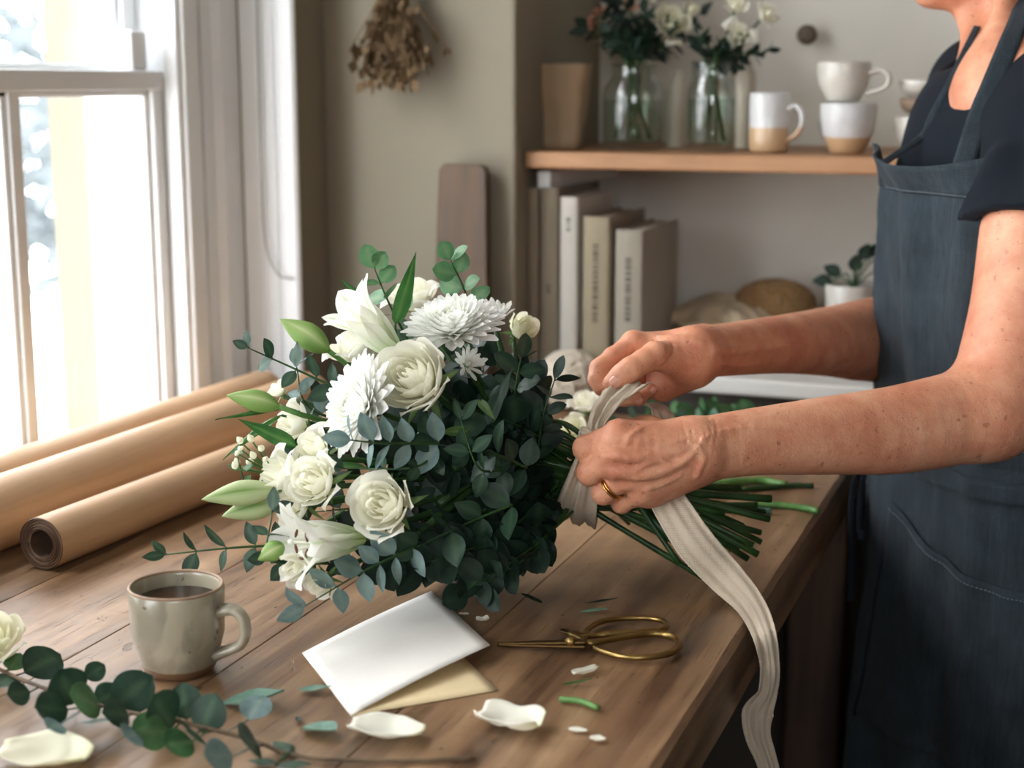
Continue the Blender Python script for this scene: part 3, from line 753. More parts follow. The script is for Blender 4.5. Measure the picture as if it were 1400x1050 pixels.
MB_ = shmug(1230, 1296, 134, None, 1.99, plain('brown_clay_bowl', srgb(140, 118, 98), .7, 20, .1), 'brown clay bowl in the middle of the bowl stack', 0, base=SZ+H+.0012, bowl=True, hnd=False, group='bowls on the shelf')
shmug(1229, 1297, 108, None, 1.99, M_shm3, 'small white bowl on top of the bowl stack', 0, base=SZ+H+MB_[2]+.0024, bowl=True, hnd=False, group='bowls on the shelf')
# paper bag / faceted jar at the left end of the shelf
M_bag = plain('paper_bag', srgb(176, 152, 122), .85, 12, .12, .4, 30)
c = ony(768, 207, 1.99); c = V((c.x, 1.99, SZ+.0006))
m = MB()
def bagf(u, v):
    a = 2*PI*u; sq = .6; ca, sa = math.cos(a), math.sin(a); k = (abs(ca)**4+abs(sa)**4)**-.25
    w = .026+.013*v+.004*mnoise.noise(V((u*5, v*4, 2))); 
    return c+V((ca*k*w, sa*k*w*.75, v*.112+.003*mnoise.noise(V((ca*2, sa*2, 5)))*v))
m.grid(40, 16, bagf, wrapu=True); m.add([c+V((0,0,.0003))]+[bagf(i/40, 0)+V((0,0,.0003)) for i in range(40)], [(0, 1+(i+1) % 40, 1+i) for i in range(40)])
o = m.build('paper_bag', M_bag, origin=c, solid=.0012); setp(o, 'creased tan paper bag standing at the left end of the shelf', 'bag')
# white candle / pale pillar objects between and right of vases
M_pil = plain('pale_ceramic', srgb(196, 186, 168), .6, 10, .06)
for px0, px1, pt, Yv, lb in ((912, 936, 96, 2.06, 'slim beige ceramic bottle standing between the two glass vases'), (1003, 1030, 84, 2.06, 'slim pale ceramic cylinder behind the tall white mug')):
    a = ony(px0, 205, Yv); b = ony(px1, 205, Yv); R = (b.x-a.x)/2; c = V(((a.x+b.x)/2, Yv, SZ+.0006)); H = ony(px0, pt, Yv).z-SZ
    o = MB().lathe([(0,0), (R*.95,0), (R,.003), (R,H*.8), (R*.9,H*.88), (R*.6,H*.93), (R*.6,H), (R*.45,H), (R*.4,H*.9), (0,H*.88)], c, 32).build('ceramic_bottle', M_pil, origin=c); setp(o, lb, 'bottle', 'ceramic bottles at the back of the shelf')
# ================================================================== WALL: hanging dried bundle, cutting board, knob
M_dry = leafmat('dried_stem', srgb(84, 66, 44), srgb(126, 102, 72), srgb(120, 96, 66), .9, .2)
top = ony(540, -60, BY-.03); t = thing('dried_flower_bundle', top, 'bundle of brown dried grasses hanging on the wall beside the window', 'dried flowers')
m = MB(); rn = random.Random(9); lf = MB()
for k in range(150):
    a = rn.uniform(0, 2*PI); s0 = rn.uniform(0, .006)
    spread = rn.gauss(0, .022); L = rn.uniform(.10, .155)
    p = [top+V((math.cos(a)*s0, -abs(math.sin(a))*s0, 0)), top+V((spread*.35, -.004-.01*rn.random(), -L*.45)), top+V((spread, -.008-.018*rn.random(), -L))]
    b = bez(p, 5); m.tube(b, [.0009]*len(b), 4, False)
    for j in range(7):
        q = b[rn.randrange(3, len(b))]; Mx = frame(q, (rn.gauss(0,.5), rn.gauss(0,.4), -1), rn.uniform(0,6)); l = rn.uniform(.010, .022); wd = l*rn.uniform(.2,.45)
        lf.add([Mx @ V(pp) for pp in ((0,0,0), (wd,.001,l*.5), (0,.002,l), (-wd,.001,l*.5))], [(0,1,2,3)])
m.tube([top+V((0,0,.03)), top], .001, 5); m.build('stems', M_dry, t); lf.build('seed_heads', M_dry, t)
MB().tube([V((top.x, BY, top.z+.032)), V((top.x, BY-.032, top.z+.034))], .003, 8).build('hook', plain('iron', (.05,.05,.05), .5), t)
M_board = wood('walnut_board', srgb(52, 36, 19), srgb(84, 60, 33), srgb(106, 78, 46), 2, 1.0, .5, False, .2)
a = ony(599, 235, BY-.03); b = ony(664, 235, BY-.03); zt = ony(630, 224, BY-.02).z
bd = MB(); w0 = (b.x-a.x)/2; cx = (a.x+b.x)/2
poly = []
for k in range(9): q = PI/2*k/8; poly.append((w0-.012+.012*math.sin(q), zt-.012+.012*math.cos(q)))
poly += [(w0+.008, TZ+.004), (w0-.0, TZ+.0005), (-w0, TZ+.0005), (-w0-.008, TZ+.004)]
for k in range(9): q = PI/2*k/8; poly.append((-w0+.012-.012*math.cos(q), zt-.012+.012*math.sin(q)))
bd.prism([(cx+x, z) for x, z in poly], 1, -.008, .008)
Mx = Matrix.Translation((0, BY-.021, zt)) @ Matrix.Rotation(math.radians(-3.0), 4, 'X') @ Matrix.Translation((0, 0, -zt))
bd.xform(Mx); zmin = min(p[2] for p in bd.v); bd.xform(Matrix.Translation((0,0,TZ+.0006-zmin)))
o = bd.build('cutting_board', M_board, smooth=False, origin=(cx, BY-.06, TZ), bevel=.002, fixn=True); setp(o, 'tall dark walnut board leaning on the wall left of the books', 'board')
k = ony(1108, 48, AY-.001); o = MB().lathe([(0,0), (.008,0), (.008,.004), (.005,.008), (.005,.016), (.013,.022), (.014,.028), (.008,.033), (0,.034)], k, 24, M=frame(k, (0,-1,0))).build('coat_peg', plain('dark_knob', srgb(96, 84, 72), .6), origin=k); setp(o, 'small dark wooden peg on the alcove wall above the mugs', 'peg')
# ================================================================== PLANTS
G = lambda *a: srgb(*a)
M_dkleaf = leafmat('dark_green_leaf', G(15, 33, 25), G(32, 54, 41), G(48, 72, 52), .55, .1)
M_euc = leafmat('eucalyptus_green', G(58, 98, 62), G(92, 138, 90), G(130, 152, 110), .5, .2)
M_eucb = leafmat('eucalyptus_blue_grey', G(84, 110, 108), G(128, 152, 150), G(140, 158, 138), .55, .2)
M_eucd = leafmat('eucalyptus_deep', G(28, 54, 41), G(50, 80, 60), G(84, 110, 78), .45, .15)  # deep green, also used where bouquet leaf colour imitates shade
M_lance = leafmat('lance_leaf', G(34, 78, 36), G(66, 118, 54), G(120, 160, 90), .35, .25)
M_teal = leafmat('dried_teal_leaf', G(78, 116, 100), G(120, 152, 132), G(150, 170, 140), .6, .2)
M_stem = leafmat('cut_stem', G(30, 58, 28), G(58, 92, 44), G(150, 170, 110), .4, .05)
M_stemb = leafmat('bright_cut_stem', G(74, 122, 58), G(116, 160, 90), G(170, 190, 130), .4, .1)
M_twig = leafmat('brown_twig', G(78, 62, 46), G(116, 96, 70), G(130, 110, 80), .7, .05)
M_rose = petalmat('cream_rose_petal', G(252, 250, 238), G(240, 238, 194), .42)
M_roseg = petalmat('ivory_rose_petal', G(248, 245, 224), G(224, 226, 168), .42)
M_mum = petalmat('white_mum_petal', G(253, 253, 249), G(234, 238, 196), .5)
M_lily = petalmat('white_lily_petal', G(252, 251, 242), G(158, 188, 84), .45, .5)
M_bud = petalmat('green_lily_bud', G(122, 160, 78), G(196, 208, 150), .15, .4)
M_budw = petalmat('pale_lily_bud', G(206, 216, 168), G(120, 156, 80), .25, .45)
M_sepal = leafmat('sepal_green', G(70, 104, 52), G(110, 142, 78), G(150, 170, 110), .5, .25)
M_anther = plain('lily_anther', G(96, 60, 44), .9)
M_peach = petalmat('peach_petal', G(214, 160, 132), G(180, 110, 84), .3)

def leaf_into(mb, M, L, W, fold=.15, bend=.12, shape='round', nv=8, nu=5, flatz=None, curl=0, rnd=None, seed=0):
    """leaf in local frame: base at origin, grows along +Z, upper side +X, width along Y"""
    vs = []; ts = []; fs = []
    for j in range(nv+1):
        v = j/nv
        if shape == 'round': wv = math.sin(PI*min(1, v*.985+.006))**.62*(1.05-.1*v)
        elif shape == 'oval': wv = math.sin(PI*v**.85)**.9
        elif shape == 'lance': wv = (math.sin(PI*v**.62))**.95*(1-.25*v)
        else: wv = math.sin(PI*v**1.1)**.8
        if j == nv: wv = 0.001
        for i in range(nu):
            u = -1+2*i/(nu-1); y = u*W/2*wv
            x = -bend*L*v*v + fold*abs(y) - curl*L*v**3
            x += .035*L*mnoise.noise(V((u*1.3+seed, v*2.2, seed*1.7)))
            z = L*v*(1-.12*bend)
            p = M @ V((x, y, z))
            if flatz is not None and p.z < flatz: p.z = flatz+abs(flatz-p.z)*.03
            vs.append(p); ts.append(1.0 if (i == nu//2 and 0 < j < nv-1) else (.25 if j == 0 else 0.0))
    for j in range(nv):
        for i in range(nu-1): fs.append((j*nu+i, j*nu+i+1, (j+1)*nu+i+1, (j+1)*nu+i))
    mb.add(vs, fs, [t*.42 for t in ts])
def mat3(pos, zax, xax):
    z = V(zax).normalized(); x = V(xax); x = x-z*x.dot(z)
    x = x.normalized() if x.length > 1e-5 else z.orthogonal().normalized()
    y = z.cross(x); M = Matrix((x, y, z)).transposed().to_4x4(); return Matrix.Translation(V(pos)) @ M

def sprig(parent, pts, n, Lf, mat, seed, shape='round', wr=.85, stem_mat=None, face=None, start=.1, rad=.0011, top_level=None, taper=.45, flat=TZ+.0015, name='eucalyptus_sprig', alt=False, individual=False, open_=1.0, label=None, fold=.12, avoid=None):
    rn = random.Random(seed); b = bez(pts, 8)
    for q in b:
        if q.z < flat: q.z = flat
    m = MB(); nn = len(b); m.tube(b, [rad*(1.25-.8*i/nn) for i in range(nn)], 6)
    so_ = m.build(name if parent is not None else 'stem', stem_mat or M_stem, parent if parent is not None else top_level)
    if label: so_['label'] = label
    fol = MB(); leaves = []
    toc = (CAM-b[nn//2]).normalized()
    for k in range(n):
        t = start+(1-start)*k/(max(1, n-1)); f = t*(nn-1); i = min(nn-2, int(f)); P = b[i].lerp(b[i+1], f-i); T = (b[i+1]-b[i]).normalized()
        side = T.orthogonal().normalized(); side.rotate(Matrix.Rotation(rn.uniform(0, .5)+(PI/2 if k % 2 else 0), 3, T))
        if face is not None:
            fc = V(face) if hasattr(face, '__len__') else toc
            s0 = T.cross(fc).normalized()
            side = s0 if k % 2 == 0 else (s0*.75+fc*.55).normalized()
            side.rotate(Matrix.Rotation(rn.uniform(-.35, .35), 3, T))
        for s in ((1,) if (alt and k % 2) else (-1,) if alt else (1, -1)):
            if k == n-1 and s == -1: d = T
            else: d = (side*s*rn.uniform(.8, 1.1)*open_+T*rn.uniform(.25, .85)+V((0,0,rn.uniform(-.1,.1)))).normalized()
            l = Lf*(1-taper*t)*rn.uniform(.82, 1.15)
            if avoid is not None and ((P+d*l-avoid).length < .062 or (P+d*l-avoid).dot(CR) > -.028): continue
            xx = (T*.7+toc*rn.uniform(.2, 1.1)+V((rn.gauss(0,.4), rn.gauss(0,.4), rn.gauss(0,.4))))
            lb = MB(); M = mat3(P+d*l*.06, d, xx)
            leaf_into(lb, M, l, l*wr*rn.uniform(.85, 1.1), rn.uniform(.0, .3)*fold/.12*.6, rn.uniform(-.05, .22), shape, flatz=flat, seed=rn.uniform(0, 50))
            lb.tube([P, P+d*l*.07], rad*.6, 4)
            if individual: leaves.append(lb)
            else: fol.merge(lb)
    if individual:
        for lb in leaves: lb.build('leaf', mat, parent if parent is not None else top_level)
    else: fol.build('foliage', mat, so_ if parent is not None else top_level)
    return so_

def rose_mb(R, seed, openness=1.0, n=22, H=1.25, nu=11, nv=9):
    """opens toward +Z, base at -Z"""
    rn = random.Random(seed); m = MB(); ga = 2.39996
    for i in range(n):
        t = i/(n-1); ph = i*ga+rn.uniform(-.15, .15)
        rm = R*(.10+.90*t**.85)*(.92+.08*openness); r0 = R*(.03+.13*t)
        h = R*H*(1.0-.22*t**1.6*openness)*rn.uniform(.96, 1.04)
        w = 2.3-1.15*t; w *= rn.uniform(.9, 1.08)
        curl = max(0, t-.25)*.75*openness*rn.uniform(.7, 1.3); tilt = rn.uniform(-.06, .06); sd = rn.uniform(0, 90)
        def fn(u, v):
            uu = 2*u-1; wid = w*(.35+.65*math.sin(min(1, v*1.25)*PI/2))*(1-.28*max(0, v-.72)/.28*abs(uu))
            a = ph+uu*wid*.5
            prof_ = math.sin(min(1, v*1.12)*PI/2)**.75
            r = r0+(rm-r0)*prof_*(.88+.12*math.sin(v*PI))
            top = max(0, v-.70)/.30
            r += curl*R*.55*top**2*(1+.3*abs(uu))
            if t < .5: r *= 1-.30*(1-t*2)*top
            z = h*v - R*.5 - curl*R*.38*top**2.2 - h*.17*uu*uu*v*v
            nz = mnoise.noise(V((uu*1.6+sd, v*2.2, sd)))
            r += R*.035*nz*(.3+t)*v; z += R*.04*mnoise.noise(V((uu*2.4, v, sd+9)))*v
            r *= 1-.05*uu*uu*(1-t)
            return V((r*math.cos(a), r*math.sin(a), z+tilt*R*v*uu))
        m.grid(nu, nv, fn, tint=lambda u, v: min(1, max(0, .75-1.3*v)+.18*(1-t)+.10*t*max(0, v-.8)*5*abs(2*u-1)**2))
    return m
def sepals_mb(R, seed, n=5):
    rn = random.Random(seed); m = MB()
    m.lathe([(0, -R*.78), (R*.13, -R*.74), (R*.20, -R*.60), (R*.17, -R*.48), (0, -R*.46)], (0,0,0), 12)
    for k in range(n):
        a = 2*PI*k/n+rn.uniform(-.2, .2); d = V((math.cos(a), math.sin(a), rn.uniform(-.25, .45)))
        leaf_into(m, mat3(V((0,0,-R*.55))+d*R*.12, d, (0,0,1)), R*.85, R*.24, .1, rn.uniform(-.1, .4), 'lance', 6, 3)
    return m
def stem_to(p, B, off, ends=None):
    return bez([p, p.lerp(B, .55)+off*1.5, B+off], 6)
def mum_mb(R, seed, n=170, amax=1.75, depth=.6, core=.32):
    rn = random.Random(seed); m = MB(); ga = 2.39996
    for i in range(n):
        t = (i+.5)/n; ph = i*ga; al = amax*t**.62
        L = R*(core+(1-core)*t**.7)*rn.uniform(.9, 1.08); wd = R*(.055+.05*t)*rn.uniform(.85, 1.15); inc = (1-t)*1.1+.10; tw = rn.uniform(-.25, .25); cp = rn.uniform(.35, .6)
        d0 = V((math.cos(ph), math.sin(ph), 0)); sd = V((-math.sin(ph), math.cos(ph), 0))
        base = V((0,0,-R*depth*.45)) + d0*R*.10*t
        nv = 6; vs = []; ts = []; fs = []
        P = base.copy(); ang = al-.1; 
        for j in range(nv+1):
            v = j/nv; wv = (.45+.75*math.sin(min(1, v*1.15)*PI*.5))*(1 if v < .8 else math.sqrt(max(.02, 1-((v-.8)/.2)**2*.93)))
            dr = d0*math.sin(ang)+V((0,0,1))*math.cos(ang); nr = -d0*math.cos(ang)+V((0,0,1))*math.sin(ang)
            if j: P = P+dr*(L/nv)
            ang -= inc*.35/nv*(1+2*v)
            for u in (-1, 0, 1):
                vs.append(P+sd*(u*wd*wv+tw*L*.25*v*v)+nr*(abs(u)*wd*cp*wv)); ts.append(max(0, .5-v)*1.0+.25*(1-t)**2)
        for j in range(nv):
            for i2 in range(2): fs.append((j*3+i2, j*3+i2+1, (j+1)*3+i2+1, (j+1)*3+i2))
        m.add(vs, fs, ts)
    return m
def lily_mb(L, seed, openness=.8, tips=None):
    """trumpet along +Z from the base at the origin"""
    rn = random.Random(seed); m = MB()
    for k in range(6):
        a = k*PI/3+rn.uniform(-.1, .1); inner = k % 2; wd = L*(.42 if inner else .31); op = openness*rn.uniform(.85, 1.2); rc = rn.uniform(.7, 1.3)
        Lk = L*rn.uniform(.94, 1.06)
        d0 = V((math.cos(a), math.sin(a), 0)); sd = V((-math.sin(a), math.cos(a), 0))
        N = 16; P = V((0,0,0))+d0*L*.035; ang = .10; pts = []
        for j in range(N+1):
            v = j/N; pts.append((P.copy(), ang)); 
            ang += (op*(.55+1.5*v*v)+ (rc*op*2.4 if v > .78 else 0))/N
            P = P+(d0*math.sin(ang)+V((0,0,1))*math.cos(ang))*(Lk/N)
        def fn(u, v):
            uu = 2*u-1; f = v*N; i = min(N-1, int(f)); P = pts[i][0].lerp(pts[i+1][0], f-i); an = pts[i][1]
            nr = -d0*math.cos(an)+V((0,0,1))*math.sin(an)
            w = wd*(.22+.78*math.sin(PI*min(1, v*.92+.04))**.9)*(1 if v < .85 else math.sqrt(max(0, 1-((v-.85)/.15)**2)))
            rip = .020*L*math.sin(v*11+k)*abs(uu)**2*(v > .2)
            return P+sd*uu*w*.5+nr*(abs(uu)**1.7*w*.24*(1-.6*v)+rip)-nr*(.012*L*math.exp(-(uu*5)**2)*(1-v))+(0 if inner else 1)*(-nr)*L*.012
        m.grid(13, 19, fn, tint=lambda u, v: min(1, max(0, .85-2.0*v)+1.0*math.exp(-((2*u-1)*7)**2)*(1-v)**.5))
    return m
def bud_mb(p, q, r, seed=0, bulge=.55, groove=.06):
    p = V(p); q = V(q); ax = (q-p); L = ax.length; ax.normalize(); M = mat3(p, ax, (0,0,1)); m = MB()
    def fn(u, v):
        a = 2*PI*u; rr = r*math.sin(PI*min(1, max(0, v))**(.75))**.85*(1-.25*abs(v-.5)); rr = max(rr, r*.16*(1-v))
        rr *= 1-groove*(1-abs(math.cos(1.5*a)))*3*math.sin(PI*v)
        return M @ V((rr*math.cos(a), rr*math.sin(a)+.05*L*math.sin(PI*v), L*v))
    m.grid(30, 22, fn, tint=lambda u, v: min(1, .9*(1-abs(math.cos(3*PI*u)))**2*math.sin(PI*v)+.25*v), wrapu=True); return m

# ---------------------------------------------------------------- the bouquet
Bp = at(793, 655, 1.325)                       # where the ribbon binds the stems
HC = at(560, 610, 1.31)                        # middle of the head
bq = thing('bouquet', at(560, 800, dd(onz(560, 800))).xy.to_3d()+V((0,0,TZ)), 'large bouquet of white roses, lilies and chrysanthemums with eucalyptus, tied with ribbon', 'bouquet')
stem_rn = random.Random(21)
def flower_axis(px, py, d, toward, k=1.0):
    """axis from image-space lean (right, up, toward camera)"""
    r, u, c = toward; return (CR*r+CU*u-CF*c).normalized()
def drop(m, M, lo=TZ+.003):
    m.xform(M); m.v = [(p[0], p[1], p[2] if p[2] > lo else lo+(lo-p[2])*.05) for p in m.v]; return m
def add_stem(parent, p, rad=.0022, bendv=None, mat=None):
    off = V((stem_rn.gauss(0,.007), stem_rn.gauss(0,.007), stem_rn.gauss(0,.008)))
    mid = p.lerp(Bp, .5)+(HC-p).normalized()*.02
    b = bez([p, mid, Bp+off], 6); m = MB().tube(b, rad, 7); return m.build('stem', mat or M_stem, parent)
def rose(px, py, d, rpx, lean, seed, opn=1.0, mat=None, n=22, H=1.25, sep=True, label=None):
    c = at(px, py, d); R = rpx*d/FPX; M = frame(c, flower_axis(px, py, d, lean), seed*1.3)
    m = drop(rose_mb(R*.93, seed, opn, n, H), M); o = m.build('rose', mat or M_rose, bq)
    if label: o['label'] = label
    if sep: drop(sepals_mb(R, seed), M).build('sepals', M_sepal, o)
    add_stem(o, M @ V((0,0,-R*.7))); return o
rose(569, 521, 1.195, 63, (-.38, .30, .90), 3, .50, n=30, H=1.35, label='largest cream rose at the middle of the bouquet')
rose(528, 691, 1.17, 53, (-.36, .20, .92), 5, .55, n=26, label='cream rose low at the front above the card')
rose(433, 660, 1.18, 44, (-.45, .25, .85), 8, .65, n=22)
rose(386, 648, 1.205, 42, (-.85, .25, .45), 11, 1.1, n=14, label='open rose seen from the side at the left of the bouquet')
rose(405, 690, 1.195, 34, (-.7, .1, .7), 14, .9, n=13)
rose(432, 615, 1.215, 36, (-.6, .5, .6), 17, 1.0, n=14)
rose(404, 578, 1.255, 34, (-.8, .3, .5), 19, .8, n=14)
rose(482, 478, 1.29, 40, (-.5, .75, .4), 23, 1.0, n=15)
rose(568, 408, 1.335, 38, (-.15, .85, .45), 29, 1.15, n=15, label='white rose at the back of the bouquet behind the upright leaf')
rose(711, 451, 1.325, 25, (.55, .35, .7), 31, .55, M_roseg, n=16, H=1.5, label='small ivory rose at the upper right of the bouquet')
rose(404, 775, 1.16, 28, (-.4, -.3, .85), 37, .9, n=12)
rose(440, 795, 1.155, 27, (-.5, -.4, .8), 41, .9, n=12)
rose(380, 535, 1.30, 16, (-.6, .6, .5), 43, .7, n=12)
def mum(px, py, d, rpx, lean, seed, n=170, amax=1.75, label=None, roll=0, core=.32):
    c = at(px, py, d); R = rpx*d/FPX; M = frame(c, flower_axis(px, py, d, lean), roll)
    m = drop(mum_mb(R, seed, n, amax, core=core), M); o = m.build('chrysanthemum', M_mum, bq)
    if label: o['label'] = label
    g = MB().lathe([(0, -R*.34), (R*.10, -R*.33), (R*.20, -R*.24), (R*.22, -R*.16), (0, -R*.14)], (0,0,0), 14); drop(g, M).build('calyx', M_sepal, o)
    add_stem(o, M @ V((0,0,-R*.3))); return o
mum(618, 438, 1.24, 69, (-.10, .86, .50), 2, 210, 1.62, 'white chrysanthemum at the top of the bouquet')
mum(484, 553, 1.19, 73, (-.80, .22, .56), 4, 210, 1.62, 'white chrysanthemum at the left of the largest rose')
mum(677, 432, 1.30, 36, (.15, .9, .35), 6, 46, .95, 'small half-open chrysanthemum seen from the side', core=.6)
mum(640, 497, 1.225, 29, (.35, .3, .85), 9, 40, 1.2, 'small half-open chrysanthemum right of the largest rose', core=.5)
mum(585, 587, 1.24, 18, (.1, -.3, .9), 12, 30, 1.3, core=.5)
def lily(px, py, d, Lpx, lean, seed, opn, roll, label, stamen=True):
    c = at(px, py, d); L = Lpx*d/FPX; M = frame(c, flower_axis(px, py, d, lean), roll)
    m = drop(lily_mb(L, seed, opn), M); o = m.build('lily', M_lily, bq, fixn=False); o['label'] = label
    if stamen:
        s = MB(); rn = random.Random(seed); an = MB()
        for k in range(6):
            a = k*PI/3+.4; tip_ = V((math.cos(a)*L*.15, math.sin(a)*L*.15, L*.66)); s.tube(bez([V((0,0,L*.08)), V((math.cos(a)*L*.05, math.sin(a)*L*.05, L*.4)), tip_], 4), L*.008, 5)
            an.tube([tip_+V((-.045*L*math.sin(a), .045*L*math.cos(a), 0)), tip_, tip_-V((-.045*L*math.sin(a), .045*L*math.cos(a), 0))], [L*.010, L*.018, L*.010], 6)
        s.tube([V((0,0,L*.05)), V((0,0,L*.55)), V((L*.02,0,L*.76))], [L*.02, L*.013, L*.012], 8); s.tube([V((L*.02,0,L*.755)), V((L*.022,0,L*.79))], [L*.028, L*.022], 9)
        s.xform(M).build('filaments', M_lily, o); an.xform(M).build('anthers', M_anther, o)
    add_stem(o, c, .0028); return o
lily(546, 486, 1.215, 122, (-.62, .62, .20), 3, .62, .5, 'white lily pointing up and left at the top of the bouquet', False)
lily(497, 736, 1.175, 138, (-.86, -.02, .50), 7, .86, .75, 'open white lily at the lower left of the bouquet')
def bud(a, b, r, st, mat, label=None):
    o = bud_mb(at(*b), at(*a), r).build('lily_bud', mat, bq); 
    if label: o['label'] = label
    m = MB(); pp = [at(*b)]+[at(*q) for q in st]; m.tube(bez(pp, 6), .0022, 8); m.build('stem', M_stemb, o); return o
bud((309, 540, 1.22), (382, 556, 1.225), .0096, [(412, 567, 1.235), (445, 578, 1.26), (520, 620, 1.30)], M_bud, 'green lily bud reaching out at the left')
bud((382, 436, 1.27), (450, 480, 1.27), .0118, [(480, 505, 1.285), (520, 560, 1.30)], M_bud, 'green lily bud at the upper left')
bud((275, 683, 1.19), (378, 670, 1.20), .0108, [(410, 668, 1.215), (470, 660, 1.25)], M_budw, 'long pale lily bud at the far left')
bud((303, 706, 1.20), (382, 688, 1.21), .0105, [(420, 690, 1.22), (470, 680, 1.25)], M_budw, 'pale lily bud under the long one')
bud((352, 766, 1.165), (392, 745, 1.17), .0085, [(415, 735, 1.19), (470, 700, 1.25)], M_bud, 'short green bud low at the left')
# long narrow leaves
def lance(a, b, wpx, xax=(0,0,1), bend=.05, label=None, mat=None):
    A, B = at(*a), at(*b); L = (B-A).length; d = (B-A).normalized()
    m = MB(); xx = -CF*xax[2]+CR*xax[0]+CU*xax[1]
    leaf_into(m, mat3(A, d, xx), L*1.02, wpx*a[2]/FPX*1.15, .35, bend, 'lance', 14, 7); m.tube([A, A.lerp(HC, .4)], .0012, 5)
    o = m.build('lance_leaf', mat or M_lance, bq)
    if label: o['label'] = label
lance((540, 444, 1.235), (569, 346, 1.225), 24, (.5, 0, 1), .02, 'upright lance leaf at the top')
lance((500, 415, 1.27), (466, 381, 1.27), 11, (0, .5, 1))
lance((392, 558, 1.24), (296, 571, 1.21), 11, (0, .8, .8), .04)
lance((405, 610, 1.235), (326, 574, 1.215), 22, (0, .3, 1), -.04)
lance((385, 568, 1.25), (303, 618, 1.22), 13, (0, .7, .7), .16)
lance((500, 640, 1.20), (425, 632, 1.20), 16, (0, .8, .6), .1)
lance((668, 580, 1.235), (697, 505, 1.225), 25, (-.8, .2, .9), .06, mat=M_eucd)
lance((640, 590, 1.22), (600, 590, 1.2), 15, (0, .3, .9), .1, mat=M_sepal)
lance((655, 548, 1.22), (676, 572, 1.20), 12, (0, .3, .9), .1, mat=M_sepal)
# named eucalyptus sprigs (image guided, then real depth)
def eu(pts, n, Lpx, mat, seed, shape='round', wr=.85, **k):
    P = [at(*p) for p in pts]; d = pts[-1][2]
    return sprig(bq, P, n, Lpx*1.12*d/FPX, mat, seed, shape, wr, face=True, **k)
eu([(560, 470, 1.31), (532, 415, 1.30), (512, 368, 1.29)], 4, 36, M_euc, 1, taper=.2, start=.35, label='round green eucalyptus sprig at the top left')
eu([(645, 450, 1.31), (636, 400, 1.30), (616, 356, 1.29)], 4, 34, M_euc, 2, taper=.25, start=.35, label='round green eucalyptus sprig at the top right')
eu([(480, 540, 1.26), (420, 512, 1.25), (340, 476, 1.24)], 5, 38, M_eucd, 3, 'oval', .6, start=.2, taper=.35)
eu([(480, 580, 1.28), (420, 555, 1.26), (405, 500, 1.26)], 3, 34, M_eucb, 33, 'oval', .6, start=.3, taper=.25)
eu([(720, 640, 1.24), (680, 622, 1.22), (600, 608, 1.195)], 5, 46, M_eucd, 44, 'oval', .7, taper=.1, start=.0)  # right half of the blue-grey sprig, shade put into a darker leaf colour
eu([(600, 606, 1.19), (550, 606, 1.172), (520, 606, 1.163), (482, 602, 1.155)], 5, 44, M_eucb, 4, 'oval', .62, taper=.15, start=.0, label='blue-grey eucalyptus sprig across the middle')
eu([(700, 690, 1.22), (640, 715, 1.205), (570, 748, 1.18)], 4, 46, M_eucd, 55, 'oval', .7, taper=.1, start=.0)  # shaded half of the low sprig, darkened by leaf colour
eu([(570, 745, 1.18), (530, 765, 1.163), (490, 785, 1.15), (418, 828, 1.13)], 6, 44, M_eucb, 5, 'oval', .62, taper=.2, start=.05, label='blue-grey eucalyptus sprig hanging low at the front')
eu([(430, 745, 1.20), (330, 748, 1.185), (228, 758, 1.175)], 6, 43, M_eucd, 6, 'oval', .6, start=.0, taper=.3, label='eucalyptus sprig resting on the table at the far left')
eu([(450, 770, 1.19), (370, 765, 1.17), (372, 700, 1.17)], 5, 34, M_eucd, 7, 'oval', .7, start=.1, taper=.2)
eu([(700, 590, 1.30), (705, 530, 1.29), (712, 490, 1.29)], 4, 38, M_eucd, 8, taper=.2, start=.2)
eu([(735, 620, 1.28), (742, 570, 1.27), (758, 520, 1.27)], 5, 36, M_dkleaf, 9, 'round', .7, taper=.25, start=.1)
eu([(360, 690, 1.21), (335, 660, 1.21), (325, 625, 1.21)], 4, 20, M_euc, 10, 'oval', .6, start=.2, taper=.3)
eu([(600, 620, 1.20), (560, 640, 1.18), (470, 640, 1.19)], 4, 32, M_eucd, 12, 'oval', .6)
eu([(695, 640, 1.24), (655, 640, 1.2), (630, 575, 1.19)], 4, 40, M_eucd, 13, 'oval', .62, taper=.2)
# small white-budded filler at the left
o = MB(); wb = MB(); rn = random.Random(77)
for k in range(12):
    p = at(350+rn.uniform(-28, 20), 625+rn.uniform(-22, 18), 1.215+rn.uniform(-.015, .015)); o.tube(bez([p, at(385, 650, 1.225), at(470, 650, 1.26)], 3), .0007, 4)
    wb.merge(bud_mb(p, p+V((rn.uniform(-.006,-.002), rn.uniform(-.004,.002), rn.uniform(.002,.007))), .003))
fo = o.build('waxflower_sprig', M_sepal, bq); wb.build('buds', M_rose, fo)
